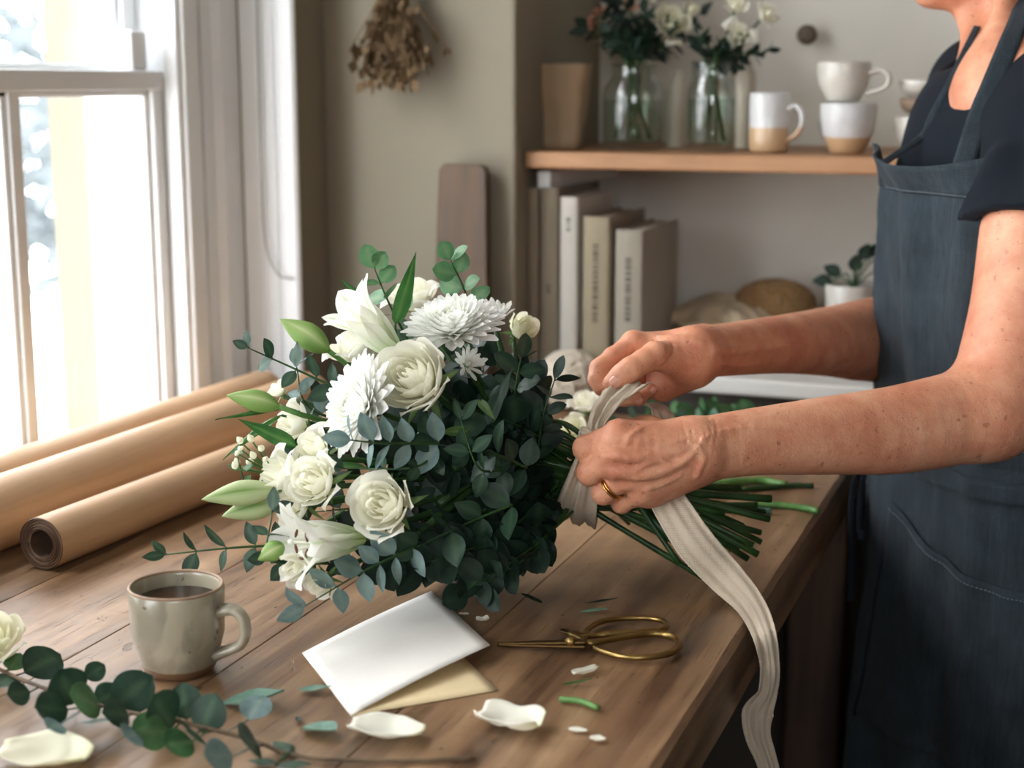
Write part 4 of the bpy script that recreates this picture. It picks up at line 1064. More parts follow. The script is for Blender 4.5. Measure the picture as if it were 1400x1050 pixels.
# dense dark foliage radiating from the binding: many sprigs, each a part of the bouquet
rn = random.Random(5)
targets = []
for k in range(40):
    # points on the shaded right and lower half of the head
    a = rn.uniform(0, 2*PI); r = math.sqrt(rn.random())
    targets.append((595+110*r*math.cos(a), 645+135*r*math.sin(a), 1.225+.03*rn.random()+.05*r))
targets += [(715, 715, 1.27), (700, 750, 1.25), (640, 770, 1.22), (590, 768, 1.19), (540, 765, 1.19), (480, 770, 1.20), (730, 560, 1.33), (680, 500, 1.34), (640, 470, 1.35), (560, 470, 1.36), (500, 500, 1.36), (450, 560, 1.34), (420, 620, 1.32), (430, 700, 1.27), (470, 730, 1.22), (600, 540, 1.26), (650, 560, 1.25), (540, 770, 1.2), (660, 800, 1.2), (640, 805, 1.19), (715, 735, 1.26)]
for k, (x, y, d) in enumerate(targets):
    E_ = at(x, y, d)
    E_.z = max(E_.z, TZ+.012)
    mid = Bp.lerp(E_, .55)+(E_-HC)*.12+V((0,0,.004))
    mt = M_dkleaf if k % 7 else M_eucd  # leaf colours deepened to carry the shade on this side of the head
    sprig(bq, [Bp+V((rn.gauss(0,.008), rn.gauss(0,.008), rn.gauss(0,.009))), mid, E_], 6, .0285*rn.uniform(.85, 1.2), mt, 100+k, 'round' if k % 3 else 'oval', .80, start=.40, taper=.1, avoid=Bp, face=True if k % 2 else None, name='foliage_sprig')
# cut stems running through the binding and out to the right
srn = random.Random(17)
ends = [(1054, 682, 1.33), (1052, 710, 1.31), (1030, 745, 1.29), (1040, 741, 1.34), (1036, 758, 1.32), (1022, 764, 1.36), (987, 812, 1.295), (1000, 678, 1.36), (1040, 728, 1.35), (980, 770, 1.33), (1035, 690, 1.35), (960, 790, 1.315), (1010, 750, 1.33), (990, 700, 1.33), (1046, 700, 1.37), (940, 740, 1.34), (1015, 720, 1.36), (965, 755, 1.30), (930, 772, 1.31), (1000, 735, 1.375), (1028, 700, 1.385), (1012, 668, 1.39)]
heads = [(640, 470, 1.33), (660, 520, 1.3), (690, 560, 1.3), (640, 600, 1.24), (620, 640, 1.24), (600, 690, 1.22), (560, 740, 1.2), (660, 700, 1.25), (700, 640, 1.27), (610, 560, 1.28)]
for k, e in enumerate(ends):
    E_ = at(*e)
    E_.z = max(E_.z, TZ+.0045)
    out = (E_-Bp).normalized(); a = 2*PI*k/len(ends)*1.618; s_ = out.cross(V((0,0,1))).normalized(); u_ = s_.cross(out)
    rr = srn.uniform(.012, .030)
    off = s_*math.cos(a)*rr*.8+u_*math.sin(a)*rr
    h = at(*heads[k % len(heads)])
    r = srn.uniform(.0024, .0036)
    b = bez([h, Bp-out*.045+off*.9+(h-Bp)*.12, Bp+off, E_], 9)
    m = MB(); m.tube(b, [r*(1+.06*math.sin(i*1.7+k)) for i in range(len(b))], 9)
    for j in range(3):   # nodes and thorns
        q = b[srn.randrange(len(b)*2//3, len(b)-1)]; dn = V((srn.gauss(0,1), srn.gauss(0,1), srn.gauss(0,1))).normalized(); m.tube([q, q+dn*r*1.6], [r*.6, r*.15], 5)
    so_ = m.build('rose_stem', M_stem, bq)
    d_ = (b[-1]-b[-2]).normalized(); MB().tube([b[-1]-d_*.0003, b[-1]+d_*.0004], r*.93, 9).build('cut_end', M_stemb, so_)

# ================================================================== THINGS STREWN ON THE TABLE
# long eucalyptus branch in the foreground
tb_ = thing('eucalyptus_branch', onz(190, 985), 'long eucalyptus branch with round green leaves in the foreground left', 'branch')
P = [onz(-60, 880, TZ+.012), onz(20, 925, TZ+.014), onz(140, 965, TZ+.012), onz(260, 990, TZ+.010), onz(345, 1012, TZ+.008), onz(392, 1032, TZ+.004)]
b = bez(P, 8); MB().tube(b, .0014, 7).build('stem', M_twig, tb_)
LV = [(-15, 905, 40, 1), (8, 928, 44, 0), (60, 905, 62, 0), (25, 948, 36, 0), (92, 940, 60, 1), (70, 968, 50, 0), (130, 918, 30, 0), (118, 957, 56, 2), (150, 950, 42, 1), (182, 945, 60, 0), (135, 985, 52, 0), (160, 975, 45, 1), (222, 972, 60, 0), (205, 1000, 54, 2), (252, 958, 46, 0), (285, 975, 50, 1), (262, 1000, 56, 0), (245, 1015, 46, 2), (300, 1032, 46, 3), (342, 1012, 54, 0), (350, 965, 44, 3), (20, 905, 34, 2), (390, 1035, 36, 1), (180, 1005, 40, 3), (75, 992, 34, 3)]
rn = random.Random(31)
for k, (x, y, s, kind) in enumerate(LV):
    c = onz(x, y, TZ+.012+.012*rn.random()); base = min(b, key=lambda q: (q-c).length)
    base = base+(b[0]-b[-1]).normalized()*rn.uniform(-.01, .01)
    L = s*1.14/FPX; d = (c-base)
    d = (d.normalized()*.8+V((rn.uniform(-.2,.2), rn.uniform(-.1,.1), .15))) if d.length > .003 else V((rn.uniform(-1,1), .6, .3))
    d.normalize(); st = c-d*L*.5
    n_ = (V((0,0,.55))+(CAM-c).normalized()*.9+V((rn.gauss(0,.22), rn.gauss(0,.22), 0)))
    lb = MB(); leaf_into(lb, mat3(st, d, n_), L, L*.92, rn.uniform(0,.12), rn.uniform(-.05,.12), 'round', 9, 7, flatz=TZ+.0012, seed=k*1.3)
    lb.tube([base, st], .0006, 5)
    lb.build('leaf', [M_eucd, M_eucd, M_euc, M_eucb][kind], tb_)
# twig at the bottom centre
tw = thing('twig', onz(520, 1040), 'bare brown twig with dull leaves at its left end, at the table front', 'twig')
MB().tube(bez([onz(385, 1028, TZ+.003), onz(440, 1038, TZ+.0025), onz(560, 1040, TZ+.002), onz(650, 1036, TZ+.002)], 6), .0013, 7).build('stem', M_twig, tw)
for (x, y, s, a) in ((400, 1030, 42, 2.6), (425, 1045, 40, 3.6), (380, 1045, 36, 3.2)):
    c = onz(x, y, TZ+.003); d = V((math.cos(a), math.sin(a), .08)); lb = MB(); leaf_into(lb, mat3(c, d, (0,0,1)), s/FPX*1.2, s/FPX*.6, .1, .1, 'oval', flatz=TZ+.001); lb.build('leaf', M_eucd, tw)
def tabletop_leaf(name, x, y, Lpx, wr, ang, mat, label, cat, shape='oval', bend=-.15, fold=.3, lift=.002, seed=0, group=None, squash=1.0):
    c = onz(x, y, TZ+lift); d = V((math.cos(ang), math.sin(ang), .05)); L = Lpx*dd(c)/FPX
    lb = MB(); leaf_into(lb, mat3(c-d*L*.5, d, (0,0,1)), L, L*wr, fold, bend, shape, 10, 7, flatz=TZ+.0007, seed=seed)
    o = lb.build(name, mat, origin=(c.x, c.y, TZ)); setp(o, label, cat, group); return o
tabletop_leaf('leaf', 345, 962, 88, .55, .25, M_teal, 'curled grey-green leaf lying right of the foreground branch, below the mug', 'leaf', seed=3, bend=-.22)
tabletop_leaf('leaf', 430, 944, 46, .4, .2, M_teal, 'small teal leaf tucked against the left corner of the card', 'leaf', seed=5)
tabletop_leaf('leaf', 437, 1000, 62, .65, -.3, M_teal, 'pale green leaf with ragged edge below the card', 'leaf', seed=7, shape='round')
tabletop_leaf('leaf', 408, 985, 30, .3, -1.0, M_dkleaf, 'thin dark leaf scrap between the branch and the pale green leaf', 'leaf', seed=8)
tabletop_leaf('leaf', 812, 837, 40, .4, .1, M_teal, 'small teal leaf fragment above the scissors handles', 'leaf', seed=9)
tabletop_leaf('leaf', 822, 824, 44, .2, .25, M_dkleaf, 'narrow dark leaf strip just above the teal fragment near the scissors', 'leaf', seed=10)
tabletop_leaf('leaf', 727, 820, 34, .35, 2.9, M_dkleaf, 'dark leaf scrap between the bouquet and the scissors blades', 'leaf', seed=12)
def petal(x, y, Lpx, wr, ang, label, seed, mat=None, cup=.35, lift=.001):
    c = onz(x, y, TZ+lift); L = Lpx*dd(c)/FPX; m = MB(); ca, sa = math.cos(ang), math.sin(ang)
    def fn(u, v):
        uu = 2*u-1; vv = 2*v-1; w = (1-vv*vv*.8)**.5*(1+.12*math.sin(vv*3+seed))
        lx = vv*L/2; ly = uu*w*L*wr/2; z = cup*L*(.30*uu*uu*w+.16*vv*vv+.10*mnoise.noise(V((u*3+seed, v*3, seed))))+.0008
        z = max(z, .0004); return c+V((lx*ca-ly*sa, lx*sa+ly*ca, z))
    m.grid(15, 15, fn, tint=lambda u, v: .5*max(0, v-.8)*5); o = m.build('petal', mat or M_rose, origin=(c.x, c.y, TZ), solid=.0004); return setp(o, label, 'petal', 'fallen petals on the table')
petal(528, 1006, 104, .62, .12, 'long boat-shaped white petal below the card', 2, cup=.5)
petal(697, 995, 92, .80, -.1, 'wide ruffled white petal at the front of the table', 5, cup=.8)
petal(60, 1042, 130, .75, .2, 'pale green-white petal at the bottom left corner', 8, M_roseg, cup=.5)
petal(660, 850, 18, .7, .6, 'tiny curled white petal right of the card', 11, cup=.9)
petal(634, 841, 14, .4, .2, 'tiny petal scrap at the upper right edge of the card', 13)
petal(817, 1013, 22, .6, .1, 'small white petal chip at the front right of the table', 14, cup=.5)
petal(790, 1000, 26, .5, .1, 'faint translucent petal shred left of the small white chip', 15, cup=.2)
o = petal(800, 922, 42, .30, .95, 'narrow white petal sliver below the scissors', 17, cup=.6)
tabletop_leaf('leaf', 788, 935, 40, .18, .35, M_lance, 'thin green leaf sliver attached along the white petal sliver', 'leaf', seed=18)
a_, b_ = onz(766, 956, TZ+.003), onz(818, 968, TZ+.003)
o = MB().tube(bez([a_, (a_+b_)/2+V((0,.002,.001)), b_], 4), .0022, 9).build('stem_cutting', M_stemb, origin=(a_.x, a_.y, TZ)); setp(o, 'short bright green stem cutting below the scissors', 'stem')
# rose head at the left edge
c = onz(-8, 880, TZ+.026); t = thing('rose', (c.x, c.y, TZ), 'cut ivory rose head at the far left edge of the table', 'rose')
M = frame(c, (.25, -.35, .9), .6); q = rose_mb(.0235, 51, .6, 18, 1.35); q.xform(M); q.v = [(p[0], p[1], max(p[2], TZ+.001)) for p in q.v]; q.build('petals', M_roseg, t)
# white flowers and greenery on the table behind the hands
def loose_rose(px, py, d, rpx, seed, lean, label, mat=None):
    c = at(px, py, d); R = rpx*d/FPX; t = thing('rose', (c.x, c.y, TZ), label, 'rose', 'cut roses lying behind the bouquet'); M = frame(c, flower_axis(0, 0, 0, lean), seed)
    q = rose_mb(R, seed, .9, 14); q.xform(M); q.v = [(p[0], p[1], max(p[2], TZ+.001)) for p in q.v]; q.build('petals', mat or M_rose, t)
    s = sepals_mb(R, seed); s.xform(M); s.v = [(p[0], p[1], max(p[2], TZ+.001)) for p in s.v]; s.build('sepals', M_sepal, t)
    e = M @ V((0,0,-R*.7)); MB().tube(bez([e, e+V((.03,-.01,-.3*(e.z-TZ))), V((e.x+.09, e.y-.015, TZ+.003))], 4), .002, 6).build('stem', M_stem, t)
loose_rose(800, 552, 1.60, 22, 61, (-.2, .8, .5), 'white rose lying behind the bouquet, upper of two beside the yarn ball')
loose_rose(783, 588, 1.52, 22, 63, (-.2, .5, .8), 'white rose lying behind the bouquet, lower of two beside the ribbon', M_roseg)
loose_rose(742, 598, 1.5, 20, 65, (-.4, .5, .8), 'white rose mostly hidden behind the dark foliage')
tb2 = thing('eucalyptus_branch', onz(930, 575), 'leafy eucalyptus branch lying on the table behind the two hands', 'branch')
for k, (x0, y0, x1, y1) in enumerate(((1050, 560, 905, 545), (1000, 575, 850, 560), (980, 590, 900, 570), (1010, 566, 950, 548), (900, 600, 840, 580))):
    A_, B_ = onz(x0, y0+22, TZ+.008), onz(x1, y1+22, TZ+.016)
    st = sprig(tb2, [A_, (A_+B_)/2+V((0,0,.008)), B_], 8, .030, (M_euc, M_teal, M_eucd)[k % 3], 300+k, 'round', .8, start=.0, taper=.2, name='side_shoot')
# green cut stems lying on the table beyond the bouquet stems
for k, (pts, r, mt, lb) in enumerate((([(985, 690), (1050, 686), (1096, 690), (1119, 695)], .0034, M_stemb, 'bright green cut stem lying nearest the table edge behind the bouquet stems'),
        ([(960, 672), (1030, 664), (1080, 660), (1112, 660)], .0030, M_stem, 'dark green cut stem under the forearm, farthest from the front'),
        ([(940, 688), (985, 691), (1020, 694), (1055, 695)], .0036, M_teal, 'pale peeled stem just under the bright green stem'),
        ([(930, 660), (990, 656), (1040, 653), (1075, 659)], .0040, M_stemb, 'thick green stem passing under the front forearm'))):
    p = [onz(x, y+4, TZ+r+.0004) for x, y in pts]; bb_ = bez(p, 5)
    m = MB().tube(bb_, [r*(1+.08*math.sin(i*1.3)) for i in range(len(bb_))], 9)
    for j in (4, 9): q = bb_[j]; m.tube([q, q+V((.001, -.003, .002))], [r*.5, r*.2], 5)
    o = m.build('cut_stem', mt, origin=(p[0].x, p[0].y, TZ)); setp(o, lb, 'stem', 'cut stems on the table')

# ================================================================== FLOWERS IN THE VASES ON THE SHELF
def vase_stem(vc, H, R, head, rn):
    a = rn.uniform(0, 6.28); foot = vc+V((math.cos(a)*R*.6, math.sin(a)*R*.6, .014)); neck = vc+V((math.cos(a+PI)*R*.2, math.sin(a+PI)*R*.2, H*.93)); return bez([head, head.lerp(neck, .6)+V((0,0,-.004)), neck, foot], 5)
rn = random.Random(55)
def shelf_flower(vc, H, R, px, py, rpx, lean, seed, label, mat, group, name='rose', n=12, opn=.9, eye=False):
    d = dd(vc); c = at(px, py, d-.01); r = rpx*d/FPX; t = thing(name, (vc.x, vc.y, vc.z+.008), label, 'flower', group)
    M = frame(c, flower_axis(0,0,0,lean), seed); rose_mb(r, seed, opn, n, 1.2).xform(M).build('petals', mat, t)
    MB().tube(vase_stem(vc, H, R, M @ V((0,0,-r*.6)), rn), .0016, 6).build('stem', M_stem, t)
    if eye: MB().lathe([(0,.0), (r*.22,.0), (r*.2,r*.25), (0,r*.3)], (0,0,0), 10).xform(M).build('eye', M_sepal, t)
g1 = 'roses in the left glass vase'; g2 = 'white lisianthus in the right glass vase'
shelf_flower(va, vaH, vaR, 918, 32, 27, (.2, .1, .9), 71, 'large ivory rose leaning out right of the left vase', M_roseg, g1)
shelf_flower(va, vaH, vaR, 862, 10, 11, (-.1, .5, .8), 72, 'small peach rosebud above the middle of the left vase', M_peach, g1, n=8)
shelf_flower(va, vaH, vaR, 819, 17, 9, (-.4, .4, .8), 73, 'small peach rosebud at the left edge, upper of the close pair', M_peach, g1, n=8)
shelf_flower(va, vaH, vaR, 811, 31, 9, (-.5, .1, .8), 74, 'small peach rosebud at the left edge, lower of the close pair', M_peach, g1, n=8)
shelf_flower(va, vaH, vaR, 887, -6, 12, (0, .3, .9), 75, 'ivory rosebud cut by the top of the picture above the left vase', M_roseg, g1, n=8)
shelf_flower(va, vaH, vaR, 945, 14, 13, (.5, .4, .7), 76, 'greenish rose right behind the large ivory rose', M_roseg, g1, n=9)
shelf_flower(vb, vbH, vbR, 1006, 8, 17, (0, .4, .9), 81, 'white lisianthus highest in the right vase', M_rose, g2)
shelf_flower(vb, vbH, vbR, 1011, 49, 20, (.1, .0, 1), 82, 'white lisianthus with a dark eye facing forward in the right vase', M_rose, g2, n=9, opn=1.3, eye=True)
shelf_flower(vb, vbH, vbR, 1048, 20, 18, (.5, .3, .8), 83, 'white lisianthus leaning right in the right vase', M_rose, g2)
def vase_foliage(vc, H, R, ends, label, sz, sd):
    t = thing('foliage_stems', (vc.x, vc.y, vc.z+.008), label, 'foliage'); rr = random.Random(sd); d = dd(vc)
    for k, (x, y, dz) in enumerate(ends):
        head = at(x, y, d+dz); b_ = list(reversed(vase_stem(vc, H, R, head, rr)))
        sprig(t, [b_[0], b_[len(b_)//2], b_[-1]], 7, sz, M_dkleaf, sd+k, 'oval', .55, start=.55, taper=.2, flat=SZ+.01, name='leafy_stem')
vase_foliage(va, vaH, vaR, [(806, 40, 0), (830, 5, .02), (850, -20, -.01), (880, 20, -.02), (900, -10, .03), (840, 50, -.03), (870, 45, .02), (930, 60, .0), (812, -5, 0), (890, 60, -.02), (955, 20, .01)], 'dark leafy stems spreading from the left glass vase', .030, 400)
vase_foliage(vb, vbH, vbR, [(1030, 75, 0), (985, 60, .02), (1050, 70, -.01), (970, 85, .02), (955, 50, -.02), (1000, 90, -.02)], 'dark leafy stems in the right glass vase', .024, 450)
# dark leaves of the potted plant on the counter
t = bpy.data.objects['potted_plant']; t_ = root_of(t); cpt = V(t_.location)+V((0,0,.102))
m = MB(); lf = MB(); rr = random.Random(8)
for k, (px, py) in enumerate(((1138, 384), (1150, 376), (1168, 372), (1190, 352), (1178, 356), (1205, 350), (1215, 372))):
    q = at(px, py, dd(cpt)); b_ = bez([cpt, (cpt+q)/2+V((0,0,.01)), q], 4); m.tube(b_, .0012, 5); leaf_into(lf, mat3(q, (q-cpt)+V((0,0,-.01)), (0,-1,.5)), .026, .018, .1, .2, 'oval')
m.build('stems', M_stem, t_); lf.build('foliage', M_dkleaf, t_)
# ================================================================== DISTANCE-FIELD SCULPTING
class Field:
    def __init__(s, lo, hi, h):
        s.lo = np.array(lo, np.float32); s.h = h
        s.n = np.ceil((np.array(hi)-np.array(lo))/h).astype(int)+1
        s.F = np.full(tuple(s.n), .05, np.float32)
        s.ax = [(s.lo[i]+np.arange(s.n[i])*h).astype(np.float32) for i in range(3)]
    def sub(s, lo, hi):
        a = np.clip(np.floor((np.array(lo)-s.lo)/s.h).astype(int), 0, s.n-1); b = np.clip(np.ceil((np.array(hi)-s.lo)/s.h).astype(int)+1, 1, s.n)
        sl = tuple(slice(int(a[i]), int(b[i])) for i in range(3))
        g = [s.ax[i][sl[i]] for i in range(3)]
        return sl, g[0][:,None,None], g[1][None,:,None], g[2][None,None,:]
    def cone(s, a, b, ra, rb, k=.006, flat=None, ff=1.0, op='add'):
        """tapered capsule, optionally flattened along direction flat by ff (>1 = thinner)"""
        a = np.array(a, np.float32); b = np.array(b, np.float32); R = max(ra, rb)+k*2+.004
        sl, X, Y, Z = s.sub(np.minimum(a, b)-R, np.maximum(a, b)+R)
        if 0 in s.F[sl].shape: return
        d = b-a; L2 = float(d@d)+1e-12
        px, py, pz = X-a[0], Y-a[1], Z-a[2]
        t = np.clip((px*d[0]+py*d[1]+pz*d[2])/L2, 0, 1)
        qx, qy, qz = px-t*d[0], py-t*d[1], pz-t*d[2]
        q2 = qx*qx+qy*qy+qz*qz
        if flat is not None:
            f = np.array(flat, np.float32); f = f/np.linalg.norm(f); fn = qx*f[0]+qy*f[1]+qz*f[2]; q2 = q2+(ff*ff-1)*fn*fn
        D = np.sqrt(q2)-(ra+(rb-ra)*t)
        s.comb(sl, D, k, op)
    def tube(s, pts, rads, k=.01, flat=None, ff=1.0):
        """one smooth tapering limb: the minimum over many short cones, joined to the rest once"""
        P = np.array([list(p) for p in pts], np.float32); m = max(rads)+2*k+.004
        sl, X, Y, Z = s.sub(P.min(0)-m, P.max(0)+m); best = None
        for i in range(len(P)-1):
            a, d = P[i], P[i+1]-P[i]; L2 = float(d@d)+1e-12
            px, py, pz = X-a[0], Y-a[1], Z-a[2]; t = np.clip((px*d[0]+py*d[1]+pz*d[2])/L2, 0, 1)
            qx, qy, qz = px-t*d[0], py-t*d[1], pz-t*d[2]; q2 = qx*qx+qy*qy+qz*qz
            if flat is not None:
                f = np.array(flat, np.float32); fn = qx*f[0]+qy*f[1]+qz*f[2]; q2 = q2+(ff*ff-1)*fn*fn
            D = np.sqrt(q2)-(rads[i]+(rads[i+1]-rads[i])*t); best = D if best is None else np.minimum(best, D)
        s.comb(sl, best, k, 'add')
    def comb(s, sl, D, k, op):
        A = s.F[sl]
        if op == 'add':
            h = np.clip(.5+.5*(A-D)/k, 0, 1); s.F[sl] = A*(1-h)+D*h-k*h*(1-h)
        else:
            D = -D; h = np.clip(.5-.5*(A-D)/k, 0, 1); s.F[sl] = A*(1-h)+D*h+k*h*(1-h)
    def chain(s, pts, rads, k=.006, **kw):
        for i in range(len(pts)-1): s.cone(pts[i], pts[i+1], rads[i], rads[i+1], k, **kw)
    def ball(s, c, r, k=.006, **kw): s.cone(c, V(c)+V((0,0,1e-5)), r, r, k, **kw)
    def plane_cut(s, p, n):
        """removes everything on the n side of the plane"""
        X, Y, Z = s.ax[0][:,None,None], s.ax[1][None,:,None], s.ax[2][None,None,:]
        s.F = np.maximum(s.F, ((X-p[0])*n[0]+(Y-p[1])*n[1]+(Z-p[2])*n[2]).astype(np.float32))
    def val(s, p):
        q = (np.array(p)-s.lo)/s.h; i = np.floor(q).astype(int)
        if (i < 0).any() or (i >= s.n-1).any(): return .05
        f = q-i; c = s.F[i[0]:i[0]+2, i[1]:i[1]+2, i[2]:i[2]+2]
        c = c[0]*(1-f[0])+c[1]*f[0]; c = c[0]*(1-f[1])+c[1]*f[1]; return float(c[0]*(1-f[2])+c[1]*f[2])
    def surf(s, px, py, d0=1.1, d1=1.7):
        """first surface point seen through a photo pixel"""
        d = d0
        while d < d1:
            p = at(px, py, d)
            if s.val(p) < 0: return p
            d += s.h*.5
        return None
    def mesh(s):
        F = s.F; I = F < 0; nx, ny, nz = F.shape
        c = [I[i:nx-1+i, j:ny-1+j, k:nz-1+k] for i in (0,1) for j in (0,1) for k in (0,1)]
        cnt = sum(x.astype(np.int8) for x in c); act = (cnt > 0) & (cnt < 8); idx = np.argwhere(act)
        vid = np.full(act.shape, -1, np.int32); vid[tuple(idx.T)] = np.arange(len(idx))
        acc = np.zeros((len(idx), 3), np.float32); num = np.zeros(len(idx), np.float32)
        corner = [(i, j, k) for i in (0,1) for j in (0,1) for k in (0,1)]
        for a in range(8):
            for b in range(a+1, 8):
                A, B = corner[a], corner[b]
                if sum(abs(A[q]-B[q]) for q in range(3)) != 1: continue
                fa = F[idx[:,0]+A[0], idx[:,1]+A[1], idx[:,2]+A[2]]; fb = F[idx[:,0]+B[0], idx[:,1]+B[1], idx[:,2]+B[2]]
                m = (fa < 0) != (fb < 0); t = np.where(m, fa/np.where(m, fa-fb, 1), 0)
                P = np.array(A, np.float32)+t[:,None]*(np.array(B, np.float32)-np.array(A, np.float32)); acc[m] += P[m]; num[m] += 1
        v = (idx+acc/num[:,None])*s.h+s.lo
        quads = []
        for axis in range(3):
            e0 = [slice(None)]*3; e1 = [slice(None)]*3; e0[axis] = slice(0, -1); e1[axis] = slice(1, None)
            A, B = I[tuple(e0)], I[tuple(e1)]; E = np.argwhere(A != B); u, w = (axis+1) % 3, (axis+2) % 3
            lim = act.shape; E = E[(E[:,u] > 0) & (E[:,w] > 0) & (E[:,u] < lim[u]) & (E[:,w] < lim[w])]
            if not len(E): continue
            def g(du, dw):
                q = E.copy(); q[:,u] += du; q[:,w] += dw; return vid[tuple(q.T)]
            Q = np.stack([g(-1,-1), g(0,-1), g(0,0), g(-1,0)], 1); ins = A[tuple(E.T)]; Q[~ins] = Q[~ins][:, ::-1]; quads.append(Q)
        return v, np.concatenate(quads)
def field_object(name, fields, mat, parent, smooth_it=2, disp=None):
    org = np.array(root_of(parent).location) if parent else np.zeros(3)
    vs = []; qs = []; off = 0
    for f in fields:
        v, q = f.mesh(); vs.append(v); qs.append(q+off); off += len(v)
    v = np.concatenate(vs); q = np.concatenate(qs)
    # light Laplacian relax to take the voxel stepping off
    for it in range(smooth_it):
        acc = np.zeros_like(v); num = np.zeros(len(v), np.float32)
        for i in range(4):
            a, b = q[:,i], q[:,(i+1) % 4]
            np.add.at(acc, a, v[b]); np.add.at(num, a, 1); np.add.at(acc, b, v[a]); np.add.at(num, b, 1)
        lam = .5 if it % 2 == 0 else -.32
        v = v+lam*(acc/np.maximum(num, 1)[:,None]-v)
    me = bpy.data.meshes.new(name); me.vertices.add(len(v)); me.vertices.foreach_set('co', (v-org).astype(np.float32).ravel())
    me.loops.add(q.size); me.loops.foreach_set('vertex_index', q.ravel().astype(np.int32)); me.polygons.add(len(q))
    me.polygons.foreach_set('loop_start', np.arange(0, q.size, 4, dtype=np.int32)); me.polygons.foreach_set('loop_total', np.full(len(q), 4, np.int32))
    me.update(calc_edges=True); me.polygons.foreach_set('use_smooth', [True]*len(q)); me.validate(); me.materials.append(mat)
    o = bpy.data.objects.new(name, me); COL.objects.link(o)
    if parent: o.parent = parent
    return o

# ================================================================== THE PERSON
def skinmat():
    m = NT('skin'); v = m.coord(); n1 = m.noise(v, 22, 5, .6)
    col = m.ramp(n1, [(.28, srgb(190, 118, 90)), (.5, srgb(214, 148, 115)), (.72, srgb(228, 170, 136))])
    red = m.ramp(m.noise(v, 38, 3), [(.52, 0.0), (.7, 1.0)]); col = m.mix(m.math('MULTIPLY', red, .35), col, srgb(198, 112, 92))
    fk = m.ramp(m.noise(v, 210, 2, .5), [(.665, 0.0), (.71, 1.0)]); fz = m.ramp(m.noise(v, 30, 2), [(.42, 0.15), (.6, 1.0)])
    col = m.mix(m.math('MULTIPLY', m.math('MULTIPLY', fk, fz), .6), col, srgb(140, 84, 58))
    f2 = m.ramp(m.noise(v, 85, 2, .5), [(.70, 0.0), (.735, 1.0)]); col = m.mix(m.math('MULTIPLY', f2, .45), col, srgb(132, 78, 56))
    m.color(col); m.rough(.5); m.b.inputs['Subsurface Weight'].default_value = .18; m.b.inputs['Subsurface Radius'].default_value = (1, .35, .2); m.b.inputs['Subsurface Scale'].default_value = .006
    m.b.inputs['Specular IOR Level'].default_value = .4
    wr = m.n('ShaderNodeTexVoronoi', Scale=620); m.l(v, wr.inputs['Vector'])
    h = m.math('ADD', m.math('MULTIPLY', wr.outputs['Distance'], .5), m.math('ADD', m.math('MULTIPLY', m.noise(v, 160, 5, .65), 1.3), m.noise(m.coord((60, 60, 60), (.3, .2, .4)), 1, 4, .6, 1.0)))
    m.bump(h, .35, .0012); return m.m
M_skin = skinmat()
FH = V((-.349, .937, 0)); fd = (CR*-.954+FH*-.30).normalized(); ld = V((-fd.y, fd.x, 0))    # facing, and toward her left
TC = at(1392, 300, 1.525); TC.z = 0
def body_pt(f_, l_, z): return V((TC.x, TC.y, z))+fd*f_+ld*l_
pr = thing('person', (TC.x+.03, TC.y, 0), 'person in a navy shirt and dark slate linen apron tying ribbon round the bouquet', 'person')
SL = at(1458, 178, 1.43); EL = at(1352, 562, 1.37); WL = at(962, 613, 1.268)
SR = at(1350, 112, 1.70); ER = at(1258, 457, 1.80); WR = at(968, 480, 1.385)
h1 = .0016
# ---------- left (near) arm and hand
allp = [EL, WL, at(790, 600, 1.24), at(850, 700, 1.24), SL]
def bounds(ps, m): a = np.array([list(p) for p in ps]); return a.min(0)-m, a.max(0)+m
lo, hi = bounds([EL, WL, at(785, 590, 1.22), at(880, 700, 1.24), at(880, 560, 1.36)], .03)
lo2_, hi2_ = bounds([EL, EL.lerp(SL, .9)], .065); LHf = Field(np.minimum(lo, lo2_), np.maximum(hi, hi2_), .0018)
HLp = LHf
camd = CF
def AL(t): return WL.lerp(EL, t)
def arm(fl, W, E_, S_, rads, k=.02, up=V((0,0,1)), ff=1.22):
    pts = bez([W.lerp(E_, t)+o for t, o, r in rads], 3); rr = [q.x for q in bez([V((r, 0, 0)) for t, o, r in rads], 3)]
    fl.tube(pts, rr, .012, flat=camd, ff=ff)
armL = [(-.03, V((0,0,0)), .0265), (.04, V((0,0,0)), .0268), (.18, V((0,0,.000)), .0285), (.42, V((0,0,-.003)), .0335), (.66, V((0,0,-.006)), .0385), (.86, V((0,0,-.003)), .0410), (1.0, V((0,0,.0)), .041)]
mcpL = {'i': at(846, 594, 1.248), 'm': at(843, 622, 1.243), 'r': at(856, 650, 1.249), 'p': at(876, 672, 1.260)}
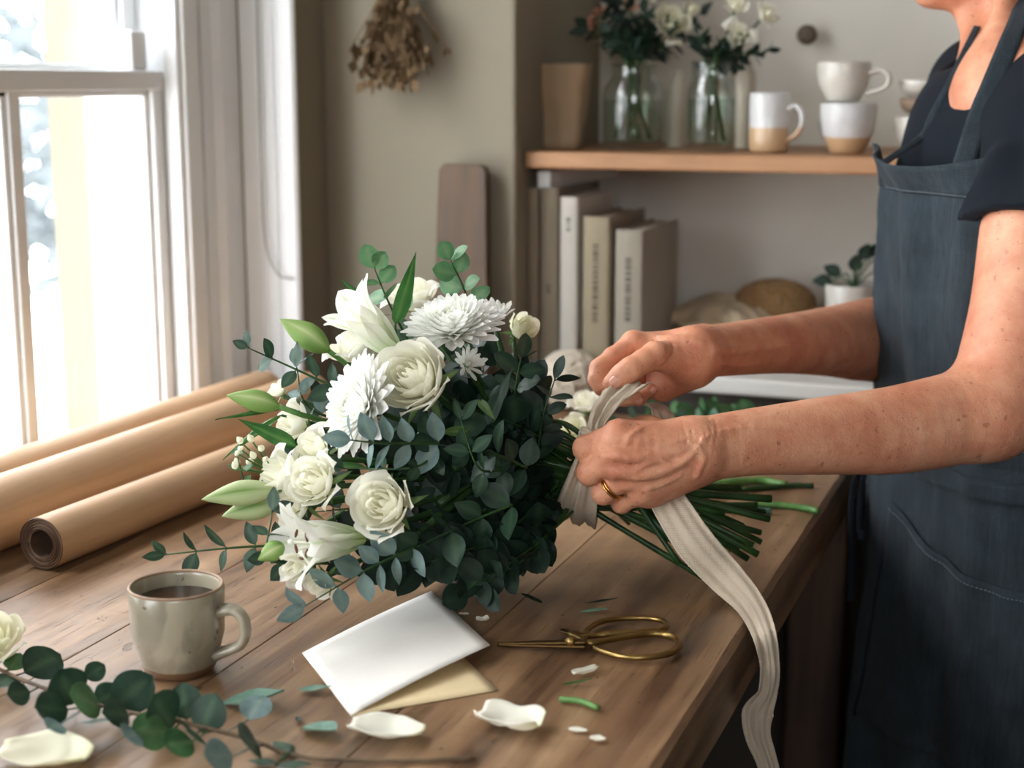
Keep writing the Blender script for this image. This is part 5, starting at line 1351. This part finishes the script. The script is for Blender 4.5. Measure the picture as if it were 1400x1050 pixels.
def hand_left(f):
    arm(f, WL, EL, SL, armL, ff=1.3)
    for n_, r in (('i', .0125), ('m', .0125), ('r', .0118), ('p', .0105)):
        M_ = mcpL[n_]; W_ = WL.lerp(M_, .10)
        f.cone(W_, M_, .0165, r, .014)
    f.cone(WL.lerp(mcpL['m'], .2), mcpL['m'], .021, .016, .014, flat=camd, ff=1.35)
    f.cone(at(950, 640, 1.278), at(888, 672, 1.272), .016, .014, .012)
    fing = {'i': [(at(801, 613, 1.256), .0107), (at(803, 626, 1.284), .0095), (at(818, 618, 1.300), .0080)],
            'm': [(at(806, 646, 1.254), .0105), (at(806, 652, 1.284), .0093), (at(822, 640, 1.300), .0080)],
            'r': [(at(825, 674, 1.262), .0098), (at(824, 676, 1.290), .0088), (at(840, 662, 1.304), .0076)],
            'p': [(at(850, 688, 1.274), .0086), (at(848, 684, 1.296), .0077), (at(862, 672, 1.306), .0068)]}
    for n_, ch in fing.items():
        pts = [mcpL[n_]]+[p for p, r in ch]; rr = [{'i': .0115, 'm': .0118, 'r': .0108, 'p': .0095}[n_]]+[r for p, r in ch]
        # a waist between the joints
        q = MBtmp = []
        P2 = []; R2 = []
        for i in range(len(pts)-1):
            P2 += [pts[i], pts[i].lerp(pts[i+1], .5)]; R2 += [rr[i], (rr[i]+rr[i+1])/2*.93]
        P2.append(pts[-1]); R2.append(rr[-1]); f.chain(P2, R2, .0028)
        f.ball(mcpL[n_]-CF*.0025+CU*.001, .0088, .006)
    # thumb behind
    f.chain([at(930, 602, 1.292), at(885, 588, 1.308), at(842, 592, 1.312), at(815, 602, 1.306)], [.015, .0118, .0102, .0082], .006)
    # knuckle hollows between the fingers
    for a, b in (('i', 'm'), ('m', 'r'), ('r', 'p')):
        c = (mcpL[a]+mcpL[b])/2; f.cone(c-CF*.016-CR*.012, c-CF*.0155+CR*.020, .0035, .0015, .006, op='cut')
    # tendons and veins raised on the back of the hand
    def rib(pp, r, sink=.0006, k=.004, r2=None):
        q = [f.surf(x, y) for x, y in pp]; q = [p+CF*sink for p in q if p is not None]
        if len(q) > 1:
            q = bez(q, 3); f.chain(q, [r+((r2 or r)-r)*i/(len(q)-1) for i in range(len(q))], k)
    rib([(860, 600), (900, 604), (935, 606)], .0020, .0010, .006, .0012)
    rib([(860, 626), (900, 622), (940, 614)], .0022, .0010, .006, .0012)
    rib([(872, 652), (905, 644), (945, 626)], .0020, .0010, .006, .0012)
    rib([(868, 643), (886, 633), (903, 629), (922, 637), (940, 627), (952, 613), (960, 602)], .0013, .0006, .0028)
    rib([(898, 611), (918, 607), (940, 604), (956, 612)], .0013, .0004, .0025)
    rib([(856, 606), (862, 596), (878, 586)], .0015, .0004, .0025)
    rib([(955, 612), (962, 625), (957, 640), (952, 652)], .0012, .0006, .003)
    rib([(960, 600), (985, 590), (1030, 585), (1080, 590)], .0014, .0006, .003, .0006)
    rib([(884, 668), (905, 662), (930, 650)], .0012, .0004, .0025)
    # creases over the finger joints and the wrist
    def crease(pp, r=.0007):
        q = [f.surf(x, y) for x, y in pp]; q = [p for p in q if p is not None]
        if len(q) > 1: f.chain(q, [r]*len(q), .0014, op='cut')
    for k in range(4):
        x = 938+k*9; crease([(x-4, 582), (x, 594), (x+1, 606)], .0005)
    crease([(968, 570), (972, 590), (968, 612)], .0005); crease([(976, 572), (980, 590), (978, 606)], .0005)
    for (x, y) in ((810, 607), (818, 640), (836, 668)): crease([(x-4, y-9), (x, y), (x+4, y+9)], .0005)
hand_left(LHf)
LAf = LHf
# ---------- rest of the near arm on a coarser grid
LAf.tube(bez([EL+V((.002, 0, 0)), EL.lerp(SL, .35)+V((.006,0,0)), EL.lerp(SL, .7), SL], 4), [.040+.013*min(1, i/7) for i in range(13)], .022)
# ---------- right (far) arm and hand
mR = {'i': at(866, 471, 1.362), 'm': at(862, 476, 1.384), 'r': at(868, 488, 1.404), 'p': at(882, 503, 1.420)}
armR = [(-.05, V((0,0,.000)), .0240), (.04, V((0,0,0)), .0240), (.28, V((0,0,.001)), .0285), (.50, V((0,0,.0)), .036), (.72, V((0,0,-.002)), .046), (1.0, V((0,0,0)), .052)]
lo, hi = bounds([at(805, 440, 1.33), at(900, 560, 1.33), WR.lerp(ER, 1.0), at(860, 480, 1.44), WR], .05); RHf = Field(lo, hi, .0018)
def hand_right(f):
    arm(f, WR, ER, SR, armR, ff=1.12)
    for n_, r in (('i', .0115), ('m', .0115), ('r', .0110), ('p', .0100)):
        M_ = mR[n_]; f.cone(WR.lerp(M_, .12), M_, .0165, r, .012)
    f.cone(at(945, 505, 1.375), at(905, 528, 1.395), .018, .0145, .014)       # heel of the hand
    f.cone(at(948, 492, 1.365), at(896, 487, 1.338), .0185, .0130, .012)      # ball of the thumb
    f.chain([at(896, 486, 1.334), at(880, 494, 1.329), at(862, 505, 1.324), at(850, 514, 1.324), at(838, 523, 1.327)], [.0122, .0102, .0104, .0098, .0085], .004)
    fing = {'i': [(at(838, 489, 1.352), .0088), (at(820, 504, 1.348), .0091), (at(816, 518, 1.342), .0078), (at(822, 531, 1.338), .0070)],
            'm': [(at(838, 488, 1.378), .0090), (at(824, 504, 1.374), .0090), (at(824, 522, 1.362), .0078), (at(834, 534, 1.354), .0068)],
            'r': [(at(850, 510, 1.400), .0088), (at(842, 528, 1.396), .0086), (at(852, 544, 1.382), .0076), (at(868, 544, 1.370), .0070)],
            'p': [(at(872, 520, 1.416), .0080), (at(864, 538, 1.410), .0078), (at(874, 544, 1.392), .0070), (at(888, 533, 1.378), .0064)]}
    for n_, ch in fing.items():
        f.chain([mR[n_]]+[p for p, r in ch], [{'i': .0108, 'm': .0108, 'r': .0100, 'p': .0090}[n_]]+[r for p, r in ch], .0024)
        f.ball(mR[n_]+CU*.003, .0085, .006)
    def rib(pp, r, sink=.0006, k=.004, r2=None):
        q = [f.surf(x, y, 1.2, 1.7) for x, y in pp]; q = [p+CF*sink for p in q if p is not None]
        if len(q) > 1:
            q = bez(q, 3); f.chain(q, [r+((r2 or r)-r)*i/(len(q)-1) for i in range(len(q))], k)
    def crease(pp, r=.0007):
        q = [f.surf(x, y, 1.2, 1.7) for x, y in pp]; q = [p for p in q if p is not None]
        if len(q) > 1: f.chain(q, [r]*len(q), .0014, op='cut')
    rib([(975, 478), (1000, 480), (1040, 476), (1075, 474)], .0022, .0012, .006, .001)
    rib([(960, 470), (925, 462), (895, 462)], .0018, .001, .005, .001)
    crease([(918, 468), (921, 480), (914, 492), (905, 500)], .0009); crease([(912, 474), (912, 484), (905, 494)], .0006)
    crease([(858, 496), (864, 503), (866, 510)], .0006); crease([(854, 499), (860, 506), (862, 513)], .0005)
    crease([(828, 489), (836, 496)], .0006); crease([(818, 503), (828, 508)], .0007)
    for k in range(3): crease([(872-k*7, 466+k*4), (874-k*7, 474+k*4)], .0005)
    rib([(985, 497), (1010, 500), (1045, 495)], .0012, .0005, .003, .0006)
hand_right(RHf)
RHf.plane_cut(WR.lerp(ER, .90), (ER-WR).normalized())
lo, hi = bounds([WR.lerp(ER, .85), ER, SR], .075); RAf = Field(lo, hi, .003)
arm(RAf, WR, ER, SR, armR, ff=1.12); RAf.ball(ER, .045, .02); RAf.chain([ER, ER.lerp(SR, .5), SR], [.045, .05, .055], .03)
RAf.plane_cut(WR.lerp(ER, .885), -(ER-WR).normalized())
# ---------- head, neck, upper chest
NB = V((at(1392, 95, 1.58).x, at(1392, 95, 1.58).y, 1.335))
chin = at(1252, 4, 1.57)
hc = chin-fd*(-.0)+V((0,0,0)); HD = chin-fd*.088+V((0,0,.108))     # middle of the skull
lo, hi = bounds([HD+V((0,0,.12)), HD-V((0,0,.1))], .125); lo2, hi2 = bounds([body_pt(0,-.15,1.2), body_pt(0,.15,1.2), NB], .06)
HDf = Field(np.minimum(lo, lo2), np.maximum(hi, hi2), .0034)
upz = V((0,0,1))
def Hp(f_, l_, u_): return HD+fd*f_+ld*l_+upz*u_
HDf.cone(Hp(-.018,0,.022), Hp(.012,0,.024), .078, .074, .03)            # cranium
HDf.cone(Hp(.030,0,-.01), Hp(.052,0,-.082), .056, .030, .03, flat=ld, ff=1.08)   # face and jaw
HDf.ball(Hp(.0745,0,-.098), .0135, .016)                               # chin
for s in (-1, 1):
    HDf.cone(Hp(-.005, s*.052, -.045), Hp(.055, s*.018, -.095), .016, .013, .02)  # jaw line
    HDf.ball(Hp(.055, s*.036, -.022), .020, .02)                       # cheek
    HDf.ball(Hp(.079, s*.031, .004), .0125, .006, op='cut')            # eye socket
    HDf.ball(Hp(.068, s*.031, .003), .0125, .002)                      # eyeball under the lid
    HDf.cone(Hp(.078, s*.014, .019), Hp(.068, s*.045, .021), .006, .005, .008)   # brow
    HDf.cone(Hp(-.012, s*.074, -.022), Hp(-.020, s*.082, .016), .008, .013, .004, flat=ld, ff=2.2)  # ear
    HDf.ball(Hp(-.012, s*.088, .004), .006, .003, op='cut')
    HDf.ball(Hp(.094, s*.009, -.034), .006, .005)
HDf.cone(Hp(.082,0,.012), Hp(.103,0,-.030), .0065, .0085, .008)         # nose
HDf.cone(Hp(.083,.012,-.058), Hp(.083,-.012,-.058), .0055, .0055, .004); HDf.cone(Hp(.081,.012,-.068), Hp(.081,-.012,-.068), .0065, .0065, .004)
HDf.cone(Hp(.091,.018,-.063), Hp(.091,-.018,-.063), .0022, .0022, .002, op='cut')   # lips parted
HDf.chain([Hp(-.012,0,-.045), NB+V((0,0,.02)), body_pt(-.01,0,1.30)], [.050, .050, .062], .03)
for s in (-1, 1):
    HDf.cone(Hp(.0, s*.040, -.055), body_pt(.055, s*.012, 1.305), .010, .008, .018)   # neck muscle
    HDf.cone(body_pt(.050, s*.015, 1.300), body_pt(.02, s*.085, 1.318), .008, .008, .018)  # collar bone
HDf.cone(body_pt(-.015,-.05,1.27), body_pt(-.015,.05,1.27), .050, .050, .04); HDf.cone(body_pt(-.01,0,1.30), body_pt(-.01,0,1.15), .07, .07, .04)
HDf.plane_cut(body_pt(0,0,1.15), (0,0,-1))
body = field_object('body', [LHf, RHf, RAf, HDf], M_skin, pr, 2)
# nails
M_nail = plain('fingernail', srgb(222, 160, 138), .3)
def nail(f, px, py, L, W, ax, d0=1.2, label=None):
    p = f.surf(px, py, d0, 1.7)
    if p is None: return
    m = MB(); a = ax.normalized(); n_ = -CF; n_ = (n_-a*n_.dot(a)).normalized(); s_ = a.cross(n_)
    def fn(u, v):
        uu, vv = 2*u-1, 2*v-1; k = math.sqrt(max(0, 1-abs(vv)**3*.85)); return p+a*vv*L/2+s_*uu*W/2*k+n_*(.0004+.0012*(1-uu*uu)-.0010*abs(uu)-.0007*vv*vv)
    m.grid(9, 9, fn); m.build('fingernail', M_nail, body, solid=.0004)
nail(RHf, 842, 522, .0115, .0105, at(838, 523, 1.327)-at(856, 509, 1.324))
nail(RHf, 874, 548, .007, .007, CR*.7+CU*.1); nail(RHf, 893, 533, .006, .006, CR*.6+CU*.3)
# gold ring
M_gold = plain('gold', srgb(214, 160, 90), .22, metal=1.0)
a = mcpL['r']; b = at(825, 674, 1.262); c = a.lerp(b, .60); ax = (b-a).normalized(); M = frame(c, ax)
mb = MB()
for off in (-.0011, .0011): mb.tube([M @ V((.01125*math.cos(2*PI*k/40), .01125*math.sin(2*PI*k/40), off)) for k in range(41)], .00095, 7, False)
o = mb.build('ring', M_gold, pr); o['label'] = 'gold ring on the left hand'
# hair (above the picture's top edge)
M_hair = plain('hair', srgb(92, 74, 60), .6, 90, .3, .4, 200)
hf = Field(*bounds([HD+V((0,0,.12)), HD-V((0,0,.1))], .12), .004)
hf.cone(Hp(-.025,0,.028), Hp(.008,0,.034), .084, .080, .02); hf.cone(Hp(-.06,0,-.01), Hp(-.085,0,-.03), .05, .035, .02); hf.ball(Hp(-.10,0,-.02), .034, .02)
hf.ball(Hp(.070,0,-.035), .075, .02, op='cut'); hf.cone(Hp(.0,-.1,-.04), Hp(.0,.1,-.04), .035, .035, .015, op='cut')
field_object('hair', [hf], M_hair, pr, 2)

# ---------- clothes
M_navy = fabric('navy_cotton', srgb(13, 20, 29), .95, 1100, .25, 0, .10, sheen=.02)
M_apron = fabric('slate_linen', srgb(42, 51, 57), .9, 800, .8, 0, .28, sheen=.05)
M_trou = fabric('dark_trousers', srgb(24, 28, 36), .92, 900, .3, 0, .1)
lo, hi = bounds([body_pt(0,0,.86), body_pt(0,0,1.42), SL+V((0,0,.03)), SR+V((0,0,.03)), body_pt(-.03,.25,1.2), body_pt(0,-.25,1.1), EL.lerp(SL,.4), ER.lerp(SR,.4)], .10)
SH = Field(lo, hi, .0036)
SH.cone(body_pt(0,0,.92), body_pt(-.005,0,1.20), .148, .156, .03, flat=fd, ff=1.75)
SH.cone(body_pt(-.012,-.085,1.262), body_pt(-.012,.085,1.262), .074, .074, .05, flat=fd, ff=1.0)
for s in (-1, 1): SH.ball(body_pt(.038, s*.068, 1.185), .060, .05)
SHl = SL+V((0,0,-.012)); SHr = SR+V((0,0,-.012))
SH.cone(body_pt(-.012,.06,1.295), SHl, .048, .056, .05); SH.cone(body_pt(-.012,-.06,1.295), SHr, .048, .056, .05)
cutL = EL.lerp(SL, .605); cutR = ER.lerp(SR, .60)
SH.cone(SHl, EL.lerp(SL, .45), .060, .070, .03); SH.cone(SHr, ER.lerp(SR, .4), .060, .068, .03)
# folds: soft ridges pulled from the armpit across chest and sleeve
rn = random.Random(3)
for (a, b, r) in ((body_pt(.095,.10,1.25), body_pt(.10,.03,1.12), .010), (SHl-CF*.055+V((0,0,-.02)), EL.lerp(SL,.72)-CF*.062+CR*-.03, .010), (SHl-CF*.05+CR*-.035, cutL-CF*.055+CR*-.01, .009), (SHl-CF*.052+CR*-.05+V((0,0,-.03)), body_pt(.06,.15,1.05), .012), (body_pt(.02,.155,1.24), body_pt(.03,.155,1.0), .012)):
    SH.cone(a, b, r, r*.6, .02)
def halfcut(f, p, n, reach):
    X, Y, Z = f.ax[0][:,None,None], f.ax[1][None,:,None], f.ax[2][None,None,:]
    D = ((X-p[0])*n[0]+(Y-p[1])*n[1]+(Z-p[2])*n[2]); dist = np.sqrt((X-p[0])**2+(Y-p[1])**2+(Z-p[2])**2)
    f.F = np.where(dist < reach, np.maximum(f.F, D), f.F).astype(np.float32)
nL = (EL-SL).normalized(); nR = (ER-SR).normalized()
halfcut(SH, cutL, nL, .125); halfcut(SH, cutR, nR, .115)
# hollow the sleeve mouth a little so the cuff has an edge; open the neck
SH.chain([EL.lerp(SL, .46), EL.lerp(SL, .62)], [.0560, .0530], .003, op='cut')
SH.chain([NB+fd*.035+V((0,0,.08)), NB+fd*.045+V((0,0,.022))], [.052, .044], .008, op='cut')
SH.chain([NB+V((0,0,.10)), NB+V((0,0,.035))], [.060, .056], .008, op='cut')
SH.plane_cut(body_pt(0,0,.885), (0,0,-1))
shirt = field_object('shirt', [SH], M_navy, pr, 3); shirt['label'] = 'navy short sleeved cotton shirt'
# neck band
M = frame(NB+fd*.047+V((0,0,-.004)), fd*.35+V((0,0,.94)))
# trousers and shoes
TR = Field(*bounds([body_pt(0,-.13,.0), body_pt(0,.13,.95)], .13), .006)
TR.cone(body_pt(-.015,-.05,.88), body_pt(-.015,.05,.88), .118, .118, .05, flat=fd, ff=1.15)
for s in (-1, 1): TR.chain([body_pt(-.01, s*.075, .84), body_pt(-.01, s*.085, .48), body_pt(-.02, s*.085, .07)], [.092, .066, .058], .04)
X, Y, Z = TR.ax[0][:,None,None], TR.ax[1][None,:,None], TR.ax[2][None,None,:]; TR.F = np.maximum(TR.F, np.maximum(.055-Z, Z-.93)+0*X+0*Y).astype(np.float32)
field_object('trousers', [TR], M_trou, pr, 2)
M_shoe = plain('black_shoe', (.02,.02,.02), .4)
for s in (-1, 1):
    f = Field(*bounds([body_pt(-.08, s*.085, .0), body_pt(.18, s*.085, .12)], .06), .005)
    f.cone(body_pt(-.06, s*.085, .035), body_pt(.12, s*.09, .03), .042, .040, .02); f.cone(body_pt(-.03, s*.085, .06), body_pt(-.03, s*.085, .10), .045, .045, .03)
    f.plane_cut((0,0,.0015), (0,0,-1)); f.plane_cut((0,0,.115), (0,0,1)); field_object('shoe', [f], M_shoe, pr, 2)

# apron: a hanging sheet shaped over the front of the body
def torso_r(z):
    """half depth and half width of the clothed body at height z"""
    if z > .96: t = min(1, (z-.96)/.30); return .096+.010*math.sin(t*PI*.9)+.006*t, .165
    t = (.96-z)/.6; return .098+.026*min(1, t*1.3), .172+.030*min(1, t*1.2)
def ap_pt(phi, z, off=0):
    rd, rw = torso_r(z)
    n_ = fd*math.cos(phi)/rd+ld*math.sin(phi)/rw; n_.normalize()
    amp = .0060+.005*max(0, min(1, (.98-z)/.3))
    f = amp*mnoise.noise(V((phi*3.2+2.0, z*3.0+phi*1.5, 1.3)))*2+amp*.8*math.sin(phi*11+z*9+2*mnoise.noise(V((phi*2, z*5, 4))))*(.4+.6*mnoise.noise(V((phi*2, z*4, 7))))
    f += .006*mnoise.noise(V((phi*2.4-z*5, z*3+phi*3, 21)))+.0035*mnoise.noise(V((phi*6, z*16, 9)))+.0012*mnoise.noise(V((phi*20, z*50, 19)))
    p = body_pt(rd*math.cos(phi), rw*math.sin(phi), z)+n_*(.006+off+f)
    if z < .93: p.x = max(p.x, TX1+.006+.010*(1-min(1,(.93-z)/.03)))
    return p
BT = 1.247       # top of the bib
def bib_half(z):
    t = min(1, max(0, (BT-z)/.27)); return .66+.65*t**2.0
def bibf(u, v):
    z = BT-(BT-.945)*v; h_ = bib_half(z); phi = -h_+2*h_*u
    top = max(0, 1-v/.10); side = abs(2*u-1)
    flare = .020*top*(1-side**3*.3)*(1 if u < .5 else 1-.8*(u-.5)*2)
    z2 = z+.012*top*(side**2) - .006*top*math.sin(u*PI)
    p = ap_pt(phi, z, flare); p.z = z2; return p
apr = MB().grid(90, 70, bibf)
def skirtf(u, v):
    z = .945-(.945-.36)*v; h_ = 1.35+.45*min(1, v*3); phi = -h_+2*h_*u; return ap_pt(phi, z)
ob = apr.grid(110, 60, skirtf).build('apron', M_apron, pr, solid=.0022, weld=False); ob['label'] = 'dark slate linen bib apron'
# hem stitched along the top of the bib, waist seam, pocket and straps: parts of the apron
M_hem = M_apron
MB().grid(90, 6, lambda u, v: bibf(u, v*.105)+(fd*.0016)).build('bib_hem', M_apron, ob, solid=.002)
M_thread = plain('stitching', srgb(120, 132, 142), .8)
st_ = MB()
for k in range(70):
    u0, u1 = .06+.88*k/70, .06+.88*(k+.6)/70
    st_.tube([bibf(u0, .100)+fd*.0038, bibf(u1, .100)+fd*.0038], .00045, 4)
st_.build('stitching', M_thread, ob)
MB().grid(80, 5, lambda u, v: ap_pt(-1.45+2.9*u, .953-.020*v, .0035)).build('waistband', M_apron, ob, solid=.0016)
def pocketf(u, v):
    top = .885-.030*u+.010*(u-.5)**2*4-.012*math.sin(u*PI*.5); z = top-(top-.66)*v; return ap_pt(-.25+1.45*u, z, .0035+.004*max(0, 1-v*8)*math.sin(u*PI))
MB().grid(50, 30, pocketf).build('pocket', M_apron, ob, solid=.0018)
ph = MB()
for k in range(60):
    ph.tube([pocketf(k/60, .035)+ (CAM-TC).normalized()*0+fd*.0018+ld*.0016, pocketf((k+.6)/60, .035)+fd*.0018+ld*.0016], .0004, 4)
ph.build('stitching', M_thread, ob)
# straps over the shoulders
def strap(pts, w_, name='shoulder_strap', nrmv=None, mat=None, parent=ob):
    b = bez(pts, 9); m = MB(); n = len(b)
    def fn(u, v):
        f = v*(n-1); i = min(n-2, int(f)); p = b[i].lerp(b[i+1], f-i); T = (b[i+1]-b[i]).normalized(); nn = (nrmv or -CF); s_ = T.cross(nn).normalized()
        return p+s_*(u-.5)*w_
    m.grid(5, n*2, fn); return m.build(name, mat or M_apron, parent, solid=.002)
def onbody(x, y, off=.005, lim=1.75):
    c_ = [p for p in (SH.surf(x, y, 1.2, lim), HDf.surf(x, y, 1.2, lim)) if p is not None]
    if not c_: return None
    p = min(c_, key=dd); return p-CF*off+V((0,0,off*.3))
def strap_on(start, pix, w_, name='shoulder_strap'):
    q = [start]+[p for p in (onbody(x, y) for x, y in pix) if p is not None]
    return strap(q, w_, name, nrmv=(-CF*.8+fd*.5))
a0 = bibf(.80, .03); strap_on(a0, [(1335, 165), (1352, 124), (1378, 62), (1392, 28), (1402, 0), (1415, -30)], .020)
a1 = bibf(.30, .01); strap_on(a1, [(1258, 190), (1270, 166), (1287, 134), (1304, 100), (1320, 68), (1334, 40)], .0065)
# apron strings hanging at the front
for (x0, x1, y1, w_) in ((1166, 1162, 822, .0055), (1177, 1176, 738, .0055)):
    dp = dd(ap_pt(-.3, .93))-.03
    strap([at(1185, 640, dp), at(x0+2, 660, dp-.005), at(x0-3, 720, dp-.01), at(x1+2, (720+y1)/2, dp-.012), at(x1, y1, dp-.015)], w_, 'tie_string', nrmv=-CF, mat=M_navy)
# ================================================================== THE RIBBON
M_rib = fabric('raw_silk_ribbon', srgb(214, 198, 176), .85, 1500, .5, 0, .05, trans=.18)
rb = thing('ribbon', (Bp.x, Bp.y, TZ), 'torn-edged beige silk ribbon tied round the stems, its tail hanging off the table', 'ribbon')
def strip(path, name, nfold=3, famp=.002, nu=22, seed=0, nrm=None, fray=.0007):
    """path: (point, width, twist direction) ; cloth folded lengthwise"""
    P = bez([p for p, w_, s in path], 10); n = len(P); k = len(path)-1
    W = [path[min(k-1, int(i/10))][1]*(1-(i/10 % 1))+path[min(k, int(i/10)+1)][1]*(i/10 % 1) if i < n-1 else path[-1][1] for i in range(n)]
    S = [V(path[min(k-1, int(i/10))][2]).lerp(V(path[min(k, int(i/10)+1)][2]), (i/10) % 1) if i < n-1 else V(path[-1][2]) for i in range(n)]
    m = MB()
    def fn(u, v):
        f = v*(n-1); i = min(n-2, int(f)); q = f-i; p = P[i].lerp(P[i+1], q); T = (P[i+1]-P[i]).normalized()
        s_ = S[i].lerp(S[i+1], q); s_ = (s_-T*s_.dot(T)).normalized(); N = T.cross(s_); w_ = W[i]*(1-q)+W[i+1]*q
        uu = (u-.5)*2; e = fray*mnoise.noise(V((v*n*4.3, seed, uu*3)))*(1 if abs(uu) > .9 else 0)
        fold = famp*(math.sin(uu*nfold*PI+1.4*mnoise.noise(V((v*5, seed, 1)))+seed)+.5*math.sin(uu*nfold*2.3*PI+seed*2+v*3))*(1-.25*abs(uu))
        wob = .0018*mnoise.noise(V((v*7+seed, uu*1.5, seed)))
        return p+s_*(uu*w_/2+e)+N*(fold+wob)
    m.grid(nu, n*5, fn); return m.build(name, M_rib, rb, solid=.0006)
px_ = lambda n_, d: n_*d/FPX
axd = (at(840, 672, 1.33)-at(770, 640, 1.33)).normalized()
sd = CR*.97-CU*.22
# band round the bundle
strip([(at(806, 596, 1.268), px_(16, 1.27), sd), (at(801, 630, 1.266), px_(30, 1.27), sd), (at(793, 672, 1.272), px_(50, 1.27), sd), (at(786, 704, 1.292), px_(60, 1.29), sd),
       (at(786, 714, 1.325), px_(60, 1.3), sd), (at(792, 700, 1.362), px_(56, 1.3), sd), (at(800, 650, 1.385), px_(46, 1.3), sd), (at(806, 606, 1.365), px_(30, 1.3), sd), (at(808, 590, 1.32), px_(20, 1.3), sd), (at(808, 590, 1.28), px_(18, 1.3), sd)], 'band', 2.4, .0022, seed=1)
# knot
kn = MB()
for k, (y, r) in enumerate(((590, .0085), (595, .0092), (600, .0092), (605, .0086), (610, .0076))):
    c = at(809-k*1.2, y+1, 1.272); M = frame(c, CU*.95+CR*.30)
    kn.tube([M @ V((r*math.cos(2*PI*i/24), r*.85*math.sin(2*PI*i/24), .0007*math.sin(i))) for i in range(25)], .0022, 6, False)
kn.merge(bud_mb(at(805, 614, 1.272), at(813, 584, 1.272), .0085)); kn.build('knot', M_rib, rb)
# from the knot up to the pinching fingers
up = CR*1.0+CU*.0
strip([(at(811, 600, 1.268), px_(16, 1.27), CR*.97+CU*.2), (at(817, 575, 1.272), px_(26, 1.28), CR*.97+CU*.2), (at(833, 550, 1.290), px_(46, 1.3), CR*.97+CU*.25), (at(852, 532, 1.312), px_(64, 1.33), CR*.96+CU*.16), (at(862, 524, 1.332), px_(60, 1.34), CR*.98+CU*.1)], 'drawn_up_end', 2.6, .0026, seed=3)
# length running from the upper hand down behind the lower hand
strip([(at(886, 552, 1.405), px_(26, 1.37), CR), (at(899, 556, 1.385), px_(32, 1.36), CR*.9-CU*.3), (at(908, 575, 1.345), px_(36, 1.34), CR*.9-CU*.3), (at(912, 630, 1.315), px_(40, 1.31), CR*.95), (at(908, 680, 1.29), px_(46, 1.29), CR)], 'slack_loop', 1.2, .0015, seed=5)
# tail over the stems, across the table edge and down
e0 = onz(1022, 812, TZ+.008); yv = e0.y
def hang(px, py): return onx(px, py, TX1+.018)
tl = [(at(905, 672, 1.286), px_(46, 1.28), CR*.85+CU*.35), (at(922, 700, 1.272), px_(50, 1.28), CR*.85+CU*.45), (at(952, 745, 1.262), px_(54, 1.27), CR*.8+CU*.6), (at(993, 790, 1.262), px_(50, 1.26), CR*.75+CU*.66),
      (onz(1024, 824, TZ+.010), px_(40, 1.25), CR*.8+CU*.6)]
hx = TX1+.016
p1 = V((hx, 0, 0)); 
h0 = onx(1043, 862, hx); tl += [(h0, px_(32, 1.25), CR*.95+CU*.3)]
for (x, y, w_, s_) in ((1052, 905, 26, CR), (1050, 945, 32, CR*.9+FH*.4), (1036, 975, 42, CR*.95-CU*.2), (1036, 1005, 34, CR), (1048, 1040, 28, CR), (1060, 1085, 30, CR*.9+FH*.4)):
    dq = dd(h0)+(y-862)*.00012; tl.append((at(x, y, dq), px_(w_, 1.25), s_))
strip(tl, 'tail', 1.5, .0016, seed=7)
